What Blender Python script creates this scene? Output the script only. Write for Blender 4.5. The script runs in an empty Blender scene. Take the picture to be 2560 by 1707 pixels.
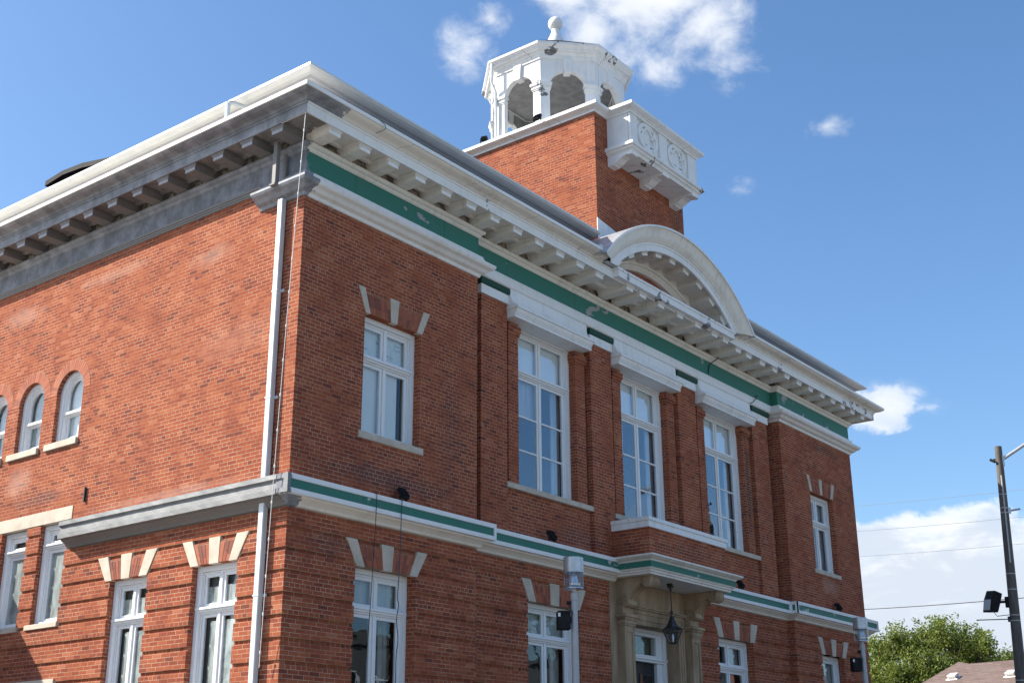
import bpy, bmesh, math, random
from mathutils import Vector, Matrix
from mathutils.geometry import tessellate_polygon

random.seed(7)
D2R = math.radians
scene = bpy.context.scene
COL = scene.collection

# ------------------------------------------------------------------ camera
cam_d = bpy.data.cameras.new("camera")
cam = bpy.data.objects.new("camera", cam_d)
COL.objects.link(cam)
yaw, pit, rol, fpx = 0.91437, 0.34453, -0.00563, 3194.06
CAM = Vector((-13.4471, -14.8165, 1.1))
fw = Vector((math.sin(yaw) * math.cos(pit), math.cos(yaw) * math.cos(pit), math.sin(pit)))
rt = Vector((math.cos(yaw), -math.sin(yaw), 0))
up = rt.cross(fw)
RT = rt * math.cos(rol) + up * math.sin(rol)
UP = -rt * math.sin(rol) + up * math.cos(rol)
cam.matrix_world = Matrix(((RT.x, UP.x, -fw.x, CAM.x), (RT.y, UP.y, -fw.y, CAM.y), (RT.z, UP.z, -fw.z, CAM.z), (0, 0, 0, 1)))
cam_d.sensor_fit = 'HORIZONTAL'
cam_d.sensor_width = 36.0
cam_d.lens = fpx / 2560 * 36.0
cam_d.clip_start = 0.1
cam_d.clip_end = 3000
scene.camera = cam

# ------------------------------------------------------------------ sun, sky, exposure
SUN = Vector((-1, 1.42, 1.40)).normalized()
sd = bpy.data.lights.new("sun", 'SUN')
sd.energy = 5.0
sd.angle = D2R(0.5)
sd.color = (1.0, 0.94, 0.83)
so = bpy.data.objects.new("sun", sd)
so.rotation_euler = SUN.to_track_quat('Z', 'Y').to_euler()
so.location = (-30, 40, 50)
COL.objects.link(so)

scene.view_settings.view_transform = 'Standard'
scene.view_settings.look = 'None'
scene.view_settings.exposure = 1.02
scene.view_settings.gamma = 1.0

world = bpy.data.worlds.new("World")
scene.world = world
world.use_nodes = True
wt = world.node_tree
for n in list(wt.nodes):
    wt.nodes.remove(n)


class NT:
    """small helper for writing node trees"""
    def __init__(s, t):
        s.t = t

    def n(s, kind, **kw):
        nd = s.t.nodes.new(kind)
        for k, v in kw.items():
            setattr(nd, k, v)
        return nd

    def link(s, a, b):
        s.t.links.new(a, b)

    def sin(s, sock, v):
        if hasattr(v, 'is_linked') or isinstance(v, bpy.types.NodeSocket):
            s.t.links.new(v, sock)
        else:
            sock.default_value = v

    def math(s, op, a, b=None, c=None, clamp=False):
        nd = s.n('ShaderNodeMath', operation=op, use_clamp=clamp)
        s.sin(nd.inputs[0], a)
        if b is not None:
            s.sin(nd.inputs[1], b)
        if c is not None:
            s.sin(nd.inputs[2], c)
        return nd.outputs[0]

    def dot(s, a, v):
        nd = s.n('ShaderNodeVectorMath', operation='DOT_PRODUCT')
        s.sin(nd.inputs[0], a)
        nd.inputs[1].default_value = v
        return nd.outputs['Value']

    def noise(s, vec, scale, detail=3, rough=0.55, dist=0.0):
        nd = s.n('ShaderNodeTexNoise')
        s.sin(nd.inputs['Vector'], vec)
        nd.inputs['Scale'].default_value = scale
        nd.inputs['Detail'].default_value = detail
        nd.inputs['Roughness'].default_value = rough
        nd.inputs['Distortion'].default_value = dist
        return nd.outputs['Fac']

    def vscale(s, vec, v):
        nd = s.n('ShaderNodeVectorMath', operation='MULTIPLY')
        s.sin(nd.inputs[0], vec)
        nd.inputs[1].default_value = v
        return nd.outputs[0]

    def ramp(s, fac, stops, interp='LINEAR'):
        nd = s.n('ShaderNodeValToRGB')
        cr = nd.color_ramp
        cr.interpolation = interp
        while len(cr.elements) < len(stops):
            cr.elements.new(0.5)
        for e, (p, c) in zip(cr.elements, stops):
            e.position = p
            e.color = c if len(c) == 4 else (*c, 1)
        s.sin(nd.inputs[0], fac)
        return nd.outputs[0]

    def remap(s, fac, a, b, c=0.0, d=1.0):
        nd = s.n('ShaderNodeMapRange')
        nd.interpolation_type = 'SMOOTHSTEP'
        s.sin(nd.inputs[0], fac)
        for i, v in enumerate((a, b, c, d)):
            nd.inputs[1 + i].default_value = v
        return nd.outputs[0]

    def mix(s, fac, a, b, mode='MIX'):
        nd = s.n('ShaderNodeMix', data_type='RGBA', blend_type=mode)
        s.sin(nd.inputs[0], fac)
        s.sin(nd.inputs[6], a if not isinstance(a, tuple) else ((*a, 1) if len(a) == 3 else a))
        s.sin(nd.inputs[7], b if not isinstance(b, tuple) else ((*b, 1) if len(b) == 3 else b))
        return nd.outputs[2]


W = NT(wt)
sky = W.n('ShaderNodeTexSky')
sky.sky_type = 'NISHITA'
sky.sun_disc = False
sky.sun_elevation = math.asin(SUN.z)
sky.sun_rotation = math.atan2(SUN.x, SUN.y)
sky.altitude = 100
sky.air_density = 1.0
sky.dust_density = 1.2
sky.ozone_density = 1.6
tc = W.n('ShaderNodeTexCoord')
DIR = tc.outputs['Generated']


def pixdir(u, v):
    d = fw + RT * ((u - 1280) / fpx) - UP * ((v - 853.5) / fpx)
    return d.normalized()


# clouds: each bank sits at its own direction of the sky (compass bearing and height)
CLOUDS = [  # image position it was read from, half width, half height (radians), strength
    (1640, -50, .105, .058, 1.0), (1420, -40, .05, .04, .8), (1770, 50, .055, .045, .72), (1165, 115, .030, .034, .62), (1225, 45, .03, .022, .5),
    (1480, 80, .04, .04, .7), (1560, 135, .036, .034, .52), (1630, 180, .034, .026, .40), (1850, 150, .035, .035, .42), (2068, 316, .026, .015, .55), (1848, 472, .018, .014, .34),
    (2205, 1012, .042, .026, .95), (2300, 1020, .030, .014, .5), (2200, 1355, .075, .030, 1.1), (2420, 1340, .06, .036, 1.1),
    (2330, 1440, .12, .048, 1.5), (2560, 1480, .08, .06, 1.6), (2200, 1520, .10, .05, 1.5), (2420, 1600, .16, .05, 1.5), (2750, 1500, .12, .09, 1.5)]
# a bank far to the south, which only the front windows can mirror
cov = None
for (u, v, a, b, k) in CLOUDS:
    c = pixdir(u, v)
    r_ = Vector((c.y, -c.x, 0)).normalized()
    u_ = r_.cross(c)
    dx = W.dot(DIR, r_ / a)
    dy = W.dot(DIR, u_ / b)
    rr = W.math('ADD', W.math('MULTIPLY', dx, dx), W.math('MULTIPLY', dy, dy))
    front = W.math('GREATER_THAN', W.dot(DIR, c), 0.5)
    val = W.math('MULTIPLY', W.math('MULTIPLY', W.math('SUBTRACT', 1.0, W.math('SQRT', rr), clamp=True), front), k)
    cov = val if cov is None else W.math('MAXIMUM', cov, val)
n1 = W.noise(W.vscale(DIR, (1, 1, 1.5)), 11, 8, 0.60, 0.3)
n2 = W.noise(DIR, 3.0, 3, 0.5)
nf = W.noise(W.vscale(DIR, (1, 1, 1.2)), 40, 7, 0.60, 0.35)
nn = W.math('ADD', W.math('MULTIPLY', W.math('SUBTRACT', n1, 0.5), 1.2), W.math('MULTIPLY', W.math('SUBTRACT', nf, 0.5), 0.85))
dens = W.math('ADD', cov, W.math('MULTIPLY', nn, W.remap(cov, 0.0, 0.16)))
solid = W.remap(cov, 0.45, 1.0, 0.80, 0.98)
sepz = W.n('ShaderNodeSeparateXYZ')
W.link(DIR, sepz.inputs[0])
lowz = W.remap(sepz.outputs[2], 0.34, 0.24)
soft = W.remap(dens, 0.06, 0.74)
crisp = W.remap(dens, 0.26, 0.52)
alpha = W.math('MULTIPLY', W.math('ADD', W.math('MULTIPLY', soft, W.math('SUBTRACT', 1.0, lowz)), W.math('MULTIPLY', crisp, lowz)), solid)
# southern sky: scattered small cumulus
south = W.math('MULTIPLY', W.remap(W.dot(DIR, (0.15, -1, 0)), 0.15, 0.5), W.remap(n2, 0.53, 0.68))
south = W.math('MULTIPLY', south, W.remap(n1, 0.42, 0.66))
alpha = W.math('MAXIMUM', alpha, W.math('MULTIPLY', south, 0.85))
shade = W.noise(W.vscale(DIR, (1, 1, 2.6)), 15, 6, 0.6, .3)
thick = W.remap(W.math('ADD', W.math('MULTIPLY', shade, 1.0), W.math('MULTIPLY', cov, 0.22)), 0.50, 0.76)
sepd = W.n('ShaderNodeSeparateXYZ')
W.link(DIR, sepd.inputs[0])
low = W.remap(sepd.outputs[2], 0.34, 0.20)
thick = W.math('MULTIPLY', thick, W.math('ADD', 0.25, W.math('MULTIPLY', low, 0.75)))
ccol = W.mix(thick, (5.3, 5.4, 5.55), (3.6, 3.95, 4.5))
hsv = W.n('ShaderNodeHueSaturation')
hsv.inputs['Saturation'].default_value = 1.17
W.link(sky.outputs[0], hsv.inputs['Color'])
skyc = W.mix(1.0, hsv.outputs[0], (.95, 1.0, 1.04), 'MULTIPLY')
allc = W.mix(alpha, skyc, ccol)
bg = W.n('ShaderNodeBackground')
W.link(allc, bg.inputs[0])
bg.inputs[1].default_value = 0.103
wo = W.n('ShaderNodeOutputWorld')
W.link(bg.outputs[0], wo.inputs[0])

# ------------------------------------------------------------------ materials
MATS = {}


def newmat(name):
    m = bpy.data.materials.new(name)
    m.use_nodes = True
    t = NT(m.node_tree)
    p = m.node_tree.nodes['Principled BSDF']
    MATS[name] = m
    geo = t.n('ShaderNodeNewGeometry')
    return m, t, p, geo.outputs['Position']


def bump(t, p, h, strength=0.3, dist=0.01):
    b = t.n('ShaderNodeBump')
    b.inputs['Strength'].default_value = strength
    b.inputs['Distance'].default_value = dist
    t.link(h, b.inputs['Height'])
    t.link(b.outputs[0], p.inputs['Normal'])


ROW = 0.0686
VOFF = 5.1776 - 200 * ROW


PALE, SOOT, PURPLE = (.52, .36, .30), (.055, .038, .036), (.13, .058, .055)
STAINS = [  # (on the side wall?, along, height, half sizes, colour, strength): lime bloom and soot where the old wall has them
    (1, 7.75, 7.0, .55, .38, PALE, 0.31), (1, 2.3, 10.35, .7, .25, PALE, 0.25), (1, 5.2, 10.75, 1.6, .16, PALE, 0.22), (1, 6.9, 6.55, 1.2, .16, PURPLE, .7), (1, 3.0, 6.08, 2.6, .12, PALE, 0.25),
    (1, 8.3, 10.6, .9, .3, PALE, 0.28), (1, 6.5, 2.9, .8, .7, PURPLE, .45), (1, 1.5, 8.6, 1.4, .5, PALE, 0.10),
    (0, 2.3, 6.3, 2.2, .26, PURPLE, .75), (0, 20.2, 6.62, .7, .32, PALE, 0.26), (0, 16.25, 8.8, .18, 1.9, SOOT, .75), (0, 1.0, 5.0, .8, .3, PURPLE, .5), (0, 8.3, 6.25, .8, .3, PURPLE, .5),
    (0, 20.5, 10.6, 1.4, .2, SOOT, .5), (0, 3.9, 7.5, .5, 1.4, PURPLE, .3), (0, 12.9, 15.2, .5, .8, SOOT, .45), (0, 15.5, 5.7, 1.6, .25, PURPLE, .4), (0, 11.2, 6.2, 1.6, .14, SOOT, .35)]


def brick_mat(name, tint=(1, 1, 1), stain=1.0):
    m, t, p, pos = newmat(name)
    s = t.n('ShaderNodeSeparateXYZ')
    t.link(pos, s.inputs[0])
    wob = t.math('MULTIPLY', t.math('SUBTRACT', t.noise(pos, 2.3, 2), 0.5), 0.008)
    u = t.math('ADD', t.math('ADD', s.outputs[0], s.outputs[1]), 40.0)
    v = t.math('ADD', t.math('SUBTRACT', s.outputs[2], VOFF), wob)
    c = t.n('ShaderNodeCombineXYZ')
    t.link(u, c.inputs[0])
    t.link(v, c.inputs[1])
    jit = t.n('ShaderNodeVectorMath', operation='ADD')
    nj = t.n('ShaderNodeTexNoise')
    t.link(pos, nj.inputs['Vector'])
    nj.inputs['Scale'].default_value = 22
    nj.inputs['Detail'].default_value = 2
    sub = t.n('ShaderNodeVectorMath', operation='MULTIPLY_ADD')
    t.link(nj.outputs['Color'], sub.inputs[0])
    sub.inputs[1].default_value = (.008, .005, 0)
    sub.inputs[2].default_value = (-.004, -.0025, 0)
    t.link(c.outputs[0], jit.inputs[0])
    t.link(sub.outputs[0], jit.inputs[1])
    b = t.n('ShaderNodeTexBrick')
    b.offset = 0.5
    b.offset_frequency = 2
    b.squash = 0.5
    b.squash_frequency = 6
    t.link(jit.outputs[0], b.inputs['Vector'])
    b.inputs['Color1'].default_value = (0, 0, 0, 1)
    b.inputs['Color2'].default_value = (1, 1, 1, 1)
    b.inputs['Mortar'].default_value = (.5, .5, .5, 1)
    b.inputs['Scale'].default_value = 1
    b.inputs['Mortar Size'].default_value = 0.0045
    b.inputs['Mortar Smooth'].default_value = 0.25
    b.inputs['Bias'].default_value = 0
    b.inputs['Brick Width'].default_value = 0.222
    b.inputs['Row Height'].default_value = ROW
    zone = t.noise(pos, 1.1, 4, 0.6)
    zone2 = t.noise(t.vscale(pos, (1, 1, 3.0)), 3.6, 3, 0.6)
    g = t.math('ADD', t.math("MULTIPLY", b.outputs["Color"], .52), t.math('MULTIPLY', t.math('SUBTRACT', zone, 0.5), .9))
    g = t.math("ADD", t.math("ADD", g, .27), t.math('MULTIPLY', t.math('SUBTRACT', zone2, 0.5), 0.6), clamp=True)
    col = t.ramp(g, [(0.0, (.140, .045, .035)), (0.22, (.222, .060, .038)), (0.5, (.292, .080, .043)), (0.78, (.352, .106, .053)), (1.0, (.395, .142, .076))])
    # odd bricks: overburnt dark ones and pale replacements
    col = t.mix(t.remap(b.outputs['Color'], .06, .03, 0, .42), col, (.10, .042, .038))
    col = t.mix(t.remap(b.outputs['Color'], .96, .98, 0, .38), col, (.45, .19, .12))
    fine = t.noise(pos, 60, 3, 0.6)
    col = t.mix(t.math('MULTIPLY', t.math('SUBTRACT', 1.0, fine), 0.25), col, (.13, .05, .038))
    # dark soot patches and pale lime bloom, both with shapes of their own
    soot = t.remap(t.noise(t.vscale(pos, (1, 1, .6)), .55, 5, 0.65), 0.58, 0.78, 0, 0.42 * stain)
    col = t.mix(soot, col, (.10, .048, .042))
    bloom = t.remap(t.noise(t.vscale(pos, (1, 1, .45)), 1.0, 6, 0.7, .3), 0.64, 0.82, 0, 0.18 * stain)
    col = t.mix(bloom, col, (.47, .29, .23))
    geo = t.n('ShaderNodeNewGeometry')
    sn = t.n('ShaderNodeSeparateXYZ')
    t.link(geo.outputs['Normal'], sn.inputs[0])
    onside = t.math('GREATER_THAN', t.math('ABSOLUTE', sn.outputs[0]), .6)
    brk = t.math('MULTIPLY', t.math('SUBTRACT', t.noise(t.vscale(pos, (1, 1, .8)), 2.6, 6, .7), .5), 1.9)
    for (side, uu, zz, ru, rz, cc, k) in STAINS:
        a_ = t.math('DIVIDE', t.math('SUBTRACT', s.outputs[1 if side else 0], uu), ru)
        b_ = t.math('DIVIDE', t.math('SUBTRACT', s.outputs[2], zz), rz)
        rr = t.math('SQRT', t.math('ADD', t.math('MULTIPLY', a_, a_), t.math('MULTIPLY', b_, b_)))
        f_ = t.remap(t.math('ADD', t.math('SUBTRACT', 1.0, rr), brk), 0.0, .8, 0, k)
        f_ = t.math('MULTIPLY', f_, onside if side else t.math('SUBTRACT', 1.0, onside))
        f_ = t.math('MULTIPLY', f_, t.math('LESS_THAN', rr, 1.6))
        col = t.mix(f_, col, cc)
    mort = t.mix(t.remap(t.noise(pos, 1.7, 3), .4, .65), (.48, .34, .24), (.30, .19, .13))
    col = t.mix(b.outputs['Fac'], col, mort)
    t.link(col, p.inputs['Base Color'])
    p.inputs['Roughness'].default_value = 0.95
    p.inputs['Specular IOR Level'].default_value = 0.06
    hh = t.math('ADD', t.math('MULTIPLY', b.outputs['Fac'], -1.0), t.math('MULTIPLY', fine, 0.35))
    bump(t, p, hh, 0.55, 0.006)
    return m


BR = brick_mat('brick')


def wedge_brick_mat():
    m, t, p, pos = newmat('arch_brick')
    oi = t.n('ShaderNodeAttribute')
    oi.attribute_name = 'tone'
    g = t.math('ADD', oi.outputs['Fac'], t.math('MULTIPLY', t.math('SUBTRACT', t.noise(pos, 9, 3), 0.5), 0.8), clamp=True)
    col = t.ramp(g, [(0.0, (.175, .055, .038)), (0.5, (.30, .085, .045)), (1.0, (.40, .13, .065))])
    t.link(col, p.inputs['Base Color'])
    p.inputs['Roughness'].default_value = 0.9
    bump(t, p, t.noise(pos, 50, 3), 0.3, 0.004)
    return m


WBR = wedge_brick_mat()


def plain(name, col, col2=None, rough=0.7, scale=4, metal=0.0, spec=0.4, detail=4, bs=0.15, bd=0.004, stretch=(1, 1, 1)):
    m, t, p, pos = newmat(name)
    if col2:
        f = t.remap(t.noise(t.vscale(pos, stretch), scale, detail, 0.62), 0.35, 0.68)
        t.link(t.mix(f, col, col2), p.inputs['Base Color'])
    else:
        p.inputs['Base Color'].default_value = (*col, 1)
    p.inputs['Roughness'].default_value = rough
    p.inputs['Metallic'].default_value = metal
    p.inputs['Specular IOR Level'].default_value = spec
    if bs:
        bump(t, p, t.noise(pos, 35, 4), bs, bd)
    return m


def paint(name, col, dirt=(.36, .32, .27), amt=0.35, chip=0.0, chipcol=(.22, .22, .24), grey_until=None, grey=(.165, .172, .192), rough=0.55, seam=0):
    """old oil paint: run-off streaks, grime, optional flaked patches, and optional bare grey primer up to an X position"""
    m, t, p, pos = newmat(name)
    streak = t.noise(t.vscale(pos, (9, 9, .9)), 1.0, 4, 0.6)
    patch = t.noise(pos, 1.6, 5, 0.65)
    d = t.remap(t.math('ADD', t.math('MULTIPLY', streak, .5), t.math('MULTIPLY', patch, .6)), .50, .80, 0, amt)
    c = t.mix(d, col, dirt)
    if seam:
        ss = t.n('ShaderNodeSeparateXYZ')
        t.link(pos, ss.inputs[0])
        fr_ = t.math('FRACT', t.math('DIVIDE', t.math('ADD', t.math('ADD', ss.outputs[0], ss.outputs[1]), t.math('MULTIPLY', t.noise(pos, 2, 2), .05)), seam))
        c = t.mix(t.math('MULTIPLY', t.math('LESS_THAN', t.math('ABSOLUTE', t.math('SUBTRACT', fr_, .5)), .006 / seam), .75), c, tuple(x * .35 for x in dirt))
    speck = t.remap(t.noise(pos, 26, 2, 0.5), 0.70, 0.76, 0, 0.55 * min(1, amt * 2))
    c = t.mix(speck, c, tuple(x * .45 for x in dirt))
    if chip:
        ch = t.remap(t.math('MULTIPLY', t.remap(t.noise(pos, .9, 2, .5), .575, .64), t.noise(t.vscale(pos, (1, 1, 1.5)), 3.4, 5, .7)), 0.68 - chip, 0.69 - chip)
        c = t.mix(ch, c, chipcol)
    if grey_until is not None:
        s = t.n('ShaderNodeSeparateXYZ')
        t.link(pos, s.inputs[0])
        edge = t.math('ADD', s.outputs[0], t.math('MULTIPLY', t.math('SUBTRACT', t.noise(t.vscale(pos, (2, 2, 1)), 5, 5, .7), .5), .55 if grey_until > -.3 else 0.0))
        msk = t.math('LESS_THAN', edge, grey_until)
        side = t.math('MULTIPLY', t.math('LESS_THAN', s.outputs[0], .04), t.math('GREATER_THAN', s.outputs[1], .0))
        msk = t.math('MAXIMUM', msk, side)
        gc = t.mix(t.remap(t.noise(t.vscale(pos, (1, 1, .8)), 2.6, 5, .7), .35, .7), grey, tuple(x * 1.9 for x in grey))
        fl = t.remap(t.noise(pos, 7, 5, .75), .70, .74, 0, .6)
        gc = t.mix(fl, gc, (.30, .27, .22))
        c = t.mix(msk, c, gc)
    t.link(c, p.inputs['Base Color'])
    p.inputs['Roughness'].default_value = rough
    p.inputs['Specular IOR Level'].default_value = 0.2
    bump(t, p, t.math('ADD', t.noise(pos, 8, 4), t.math('MULTIPLY', t.noise(pos, 45, 2), .3)), 0.22, 0.008)
    return m


WHITE = (.76, .765, .77)
CREAM = (.73, .70, .645)
GREEN = (.036, .165, .128)
M_white = paint('white_paint', WHITE, amt=.36)
M_frame = paint('window_white', (.74, .75, .77), amt=.12, rough=.4)
M_cream = paint('cream_paint', CREAM, amt=.5)
M_fascia = paint('fascia_paint', WHITE, amt=.26, grey_until=-.615, chip=.175)
M_fillet = paint('fillet_paint', (.78, .78, .77), amt=.15)
M_cyma = paint('cyma_paint', CREAM, amt=.55, grey_until=.15, seam=1.9)
M_soffit = paint('soffit_paint', CREAM, amt=.55, grey_until=-.02, grey=(.165, .152, .145))
M_mod_g = paint('primer_grey', (.185, .178, .175), dirt=(.25, .22, .19), amt=.6)
M_bed = paint('bed_paint', CREAM, amt=.5, grey_until=-.005)
M_green = paint('green_frieze', GREEN, dirt=(.07, .15, .13), amt=.55, seam=2.44, chip=.19, chipcol=(.30, .30, .31), grey_until=.03, grey=(.135, .14, .16))
M_green2 = paint('green_paint', GREEN, dirt=(.05, .12, .10), amt=.4, chip=.12, chipcol=(.30, .32, .31))
M_greend = paint('green_torus', (.012, .062, .045), dirt=(.02, .09, .06), amt=.6)
M_arch = paint('architrave_paint', (.73, .725, .71), amt=.32, grey_until=.10)
M_archm = paint('architrave_white', (.73, .725, .71), amt=.32)
M_beltw = paint('belt_white', (.76, .76, .76), amt=.2, grey_until=-.2)
M_beltg = paint('belt_green', (.040, .168, .128), dirt=(.09, .18, .15), amt=.55, seam=2.44, chip=.14, chipcol=(.45, .45, .45), grey_until=-.2)
M_beltc = paint('belt_cream', (.76, .70, .62), amt=.3, grey_until=.12)
M_zinc = plain('grey_flashing', (.17, .173, .18), (.235, .24, .245), .6, 2.2, .15, .4, 5, .3, .012, (1, 1, 1))
M_tower_white = paint('tower_white', (.77, .775, .78), amt=.30, seam=1.37, chip=.165, chipcol=(.16, .16, .17))
M_stone = plain('limestone', (.54, .47, .39), (.43, .375, .30), .85, 3, detail=6, bs=.3)
M_sand = plain('sandstone', (.40, .295, .195), (.24, .17, .11), .88, 1.6, detail=6, bs=.35, stretch=(2, 2, .5))
M_gutter = plain('gutter_metal', (.66, .65, .61), (.60, .60, .58), .35, 3, .15, .5, 3, .1)
M_eave = paint('eave_soffit', (.42, .42, .43), dirt=(.24, .23, .22), amt=.35, seam=.61, rough=.4)
M_roof = plain('dark_shingle', (.025, .026, .03), (.045, .045, .05), .95, 9, spec=.08, bs=.4)
M_tin = plain('weathered_tin', (.52, .53, .55), (.34, .35, .37), .45, 7, .45, .5, 5, .5, .01)
M_spout = plain('downspout_enamel', (.62, .655, .67), (.56, .59, .60), .35, 3, .1, .5)
M_black = plain('black_housing', (.012, .012, .014), (.022, .022, .024), .75, 8, spec=.15)
M_iron = plain('dark_iron', (.018, .018, .022), (.04, .038, .04), .5, 10)
M_steel = plain('brushed_steel', (.52, .53, .55), (.45, .46, .48), .38, 6, .6, .5, 3, .05)
M_postp = plain('grey_post_paint', (.40, .41, .43), (.36, .37, .385), .45, 5, .1, .5, 3, .05)
M_dark = plain('dark_interior', (.02, .02, .022), None, .9, bs=0)
M_door = plain('dark_door', (.010, .011, .016), (.016, .016, .022), .35, 6)
M_mortar = plain('mortar', (.33, .24, .175), (.25, .17, .13), .95, 20)
M_ceil = plain('cupola_ceiling', (.33, .33, .33), (.24, .235, .23), .8, 4, bs=.2)
M_wire = plain('wire_black', (.015, .015, .017), None, .5, bs=0)
M_wiref = plain('wire_grey', (.16, .17, .19), None, .6, bs=0)
M_wirew = plain('wire_white', (.66, .66, .64), None, .5, bs=0)
M_asph = plain('asphalt', (.045, .045, .047), (.06, .06, .06), .92, 12, detail=6, bs=.5)
M_pave = plain('concrete_paving', (.36, .345, .315), (.27, .26, .24), .9, 5, detail=6, bs=.3)
M_kerb = plain('kerb_concrete', (.40, .385, .36), (.31, .30, .28), .9, 6)
M_pole = plain('pole_concrete', (.13, .115, .105), (.085, .075, .07), .85, 14, detail=5, bs=.4, stretch=(1, 1, .15))
M_bark = plain('bark', (.075, .055, .04), (.04, .03, .022), .95, 14, bs=.8, bd=.02)
M_siding = plain('house_siding', (.13, .135, .14), (.10, .105, .11), .8, 5)
M_lens = plain('lamp_reflector', (.75, .76, .78), (.62, .63, .66), .25, 5, .7)
M_conduit = plain('grey_conduit', (.42, .43, .44), None, .5, bs=0)


def grass_mat():
    return plain('grass', (.035, .07, .018), (.055, .09, .025), .95, 6, detail=6, bs=.8, bd=.03)


M_grass = grass_mat()


def shingle_brown():
    m, t, p, pos = newmat('brown_shingles')
    s = t.n('ShaderNodeSeparateXYZ')
    t.link(pos, s.inputs[0])
    c = t.n('ShaderNodeCombineXYZ')
    t.link(t.math('ADD', s.outputs[1], t.math('MULTIPLY', s.outputs[0], .3)), c.inputs[0])
    t.link(t.math('MULTIPLY', s.outputs[2], 1.0), c.inputs[1])
    b = t.n('ShaderNodeTexBrick')
    t.link(c.outputs[0], b.inputs['Vector'])
    b.inputs['Color1'].default_value = (.120, .080, .066, 1)
    b.inputs['Color2'].default_value = (.170, .118, .100, 1)
    b.inputs['Mortar'].default_value = (.085, .057, .047, 1)
    b.inputs['Scale'].default_value = 1
    b.inputs['Brick Width'].default_value = .34
    b.inputs['Row Height'].default_value = .085
    b.inputs['Mortar Size'].default_value = .010
    t.link(t.mix(t.remap(t.noise(pos, 1.3, 4), .4, .7, 0, .35), b.outputs['Color'], (.165, .125, .11)), p.inputs['Base Color'])
    p.inputs['Roughness'].default_value = .92
    return m


M_shing = shingle_brown()


def glass_mat(name, tint=(.80, .86, .88), ior=1.75, add=.10, wav=.018):
    m, t, p, pos = newmat(name)
    nt = m.node_tree
    nt.nodes.remove(p)
    out = nt.nodes['Material Output']
    bmp = t.n('ShaderNodeBump')
    bmp.inputs['Strength'].default_value = .25
    bmp.inputs['Distance'].default_value = wav
    t.link(t.noise(pos, 1.6, 2, .4), bmp.inputs['Height'])
    gl = t.n('ShaderNodeBsdfGlossy')
    gl.inputs['Roughness'].default_value = .015
    gl.inputs['Color'].default_value = (.80, .91, 1, 1)
    t.link(bmp.outputs[0], gl.inputs['Normal'])
    tr = t.n('ShaderNodeBsdfTransparent')
    tr.inputs[0].default_value = (*tint, 1)
    fr = t.n('ShaderNodeFresnel')
    gg = t.n('ShaderNodeNewGeometry')
    t.link(t.math('ADD', ior, t.math('MULTIPLY', gg.outputs['Backfacing'], 1 / ior - ior)), fr.inputs['IOR'])
    f = t.math('ADD', fr.outputs[0], add, clamp=True)
    mx = t.n('ShaderNodeMixShader')
    t.link(f, mx.inputs[0])
    t.link(tr.outputs[0], mx.inputs[1])
    t.link(gl.outputs[0], mx.inputs[2])
    t.link(mx.outputs[0], out.inputs[0])
    return m


M_glass = glass_mat('window_glass', (.90, .92, .92), ior=1.42, add=.0)
M_glassr = glass_mat('mirror_glass', (.93, .95, .96), 1.6, .03)
M_lampglass = glass_mat('lamp_glass', (.80, .82, .86), 1.4, .02)
M_blind = plain('white_blind', (.90, .90, .89), (.84, .86, .86), .85, 1.2, bs=.2, bd=.01, stretch=(3, 3, .3))
M_curt = plain('grey_curtain', (.50, .51, .51), (.36, .38, .39), .9, 3, bs=.5, bd=.03, stretch=(4, 4, .2))
M_frost = plain('peeling_film', (.58, .60, .58), (.27, .285, .28), .8, 3.5, detail=8, bs=.2, stretch=(1.5, 1.5, .55))

M_film = plain('grey_window_film', (.16, .19, .185), (.11, .13, .13), .8, 2, bs=0)


def etched():
    m, t, p, pos = newmat('etched_glass_backing')
    v = t.n('ShaderNodeTexVoronoi')
    v.feature = 'DISTANCE_TO_EDGE'
    nz = t.n('ShaderNodeTexNoise')
    t.link(pos, nz.inputs['Vector'])
    nz.inputs['Scale'].default_value = 5
    mx = t.n('ShaderNodeVectorMath', operation='MULTIPLY_ADD')
    t.link(nz.outputs['Color'], mx.inputs[0])
    mx.inputs[1].default_value = (.35, .35, .35)
    t.link(pos, mx.inputs[2])
    t.link(mx.outputs[0], v.inputs['Vector'])
    v.inputs['Scale'].default_value = 3.4
    line = t.remap(v.outputs['Distance'], .006, .022, 1, 0)
    line = t.math('MULTIPLY', line, t.remap(t.noise(pos, 3, 2), .45, .6))
    t.link(t.mix(line, (.82, .87, .86), (.10, .12, .13)), p.inputs['Base Color'])
    p.inputs['Roughness'].default_value = .6
    return m


M_etch = etched()


def leaf_mat(name, c1, c2):
    m, t, p, pos = newmat(name)
    nt = m.node_tree
    out = nt.nodes['Material Output']
    nz = t.noise(pos, .9, 4, .6)
    at = t.n('ShaderNodeAttribute')
    at.attribute_name = 'tone'
    f = t.math('ADD', t.math('MULTIPLY', nz, .6), t.math('MULTIPLY', at.outputs['Fac'], .45), clamp=True)
    c = t.mix(t.remap(f, .25, .8), c1, c2)
    t.link(c, p.inputs['Base Color'])
    p.inputs['Roughness'].default_value = .55
    p.inputs['Specular IOR Level'].default_value = .35
    tl = t.n('ShaderNodeBsdfTranslucent')
    t.link(t.mix(.5, c, (.16, .22, .02)), tl.inputs[0])
    mx = t.n('ShaderNodeMixShader')
    mx.inputs[0].default_value = .38
    t.link(p.outputs[0], mx.inputs[1])
    t.link(tl.outputs[0], mx.inputs[2])
    t.link(mx.outputs[0], out.inputs[0])
    return m


M_leaf = leaf_mat('leaves', (.052, .088, .018), (.215, .25, .048))


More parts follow.
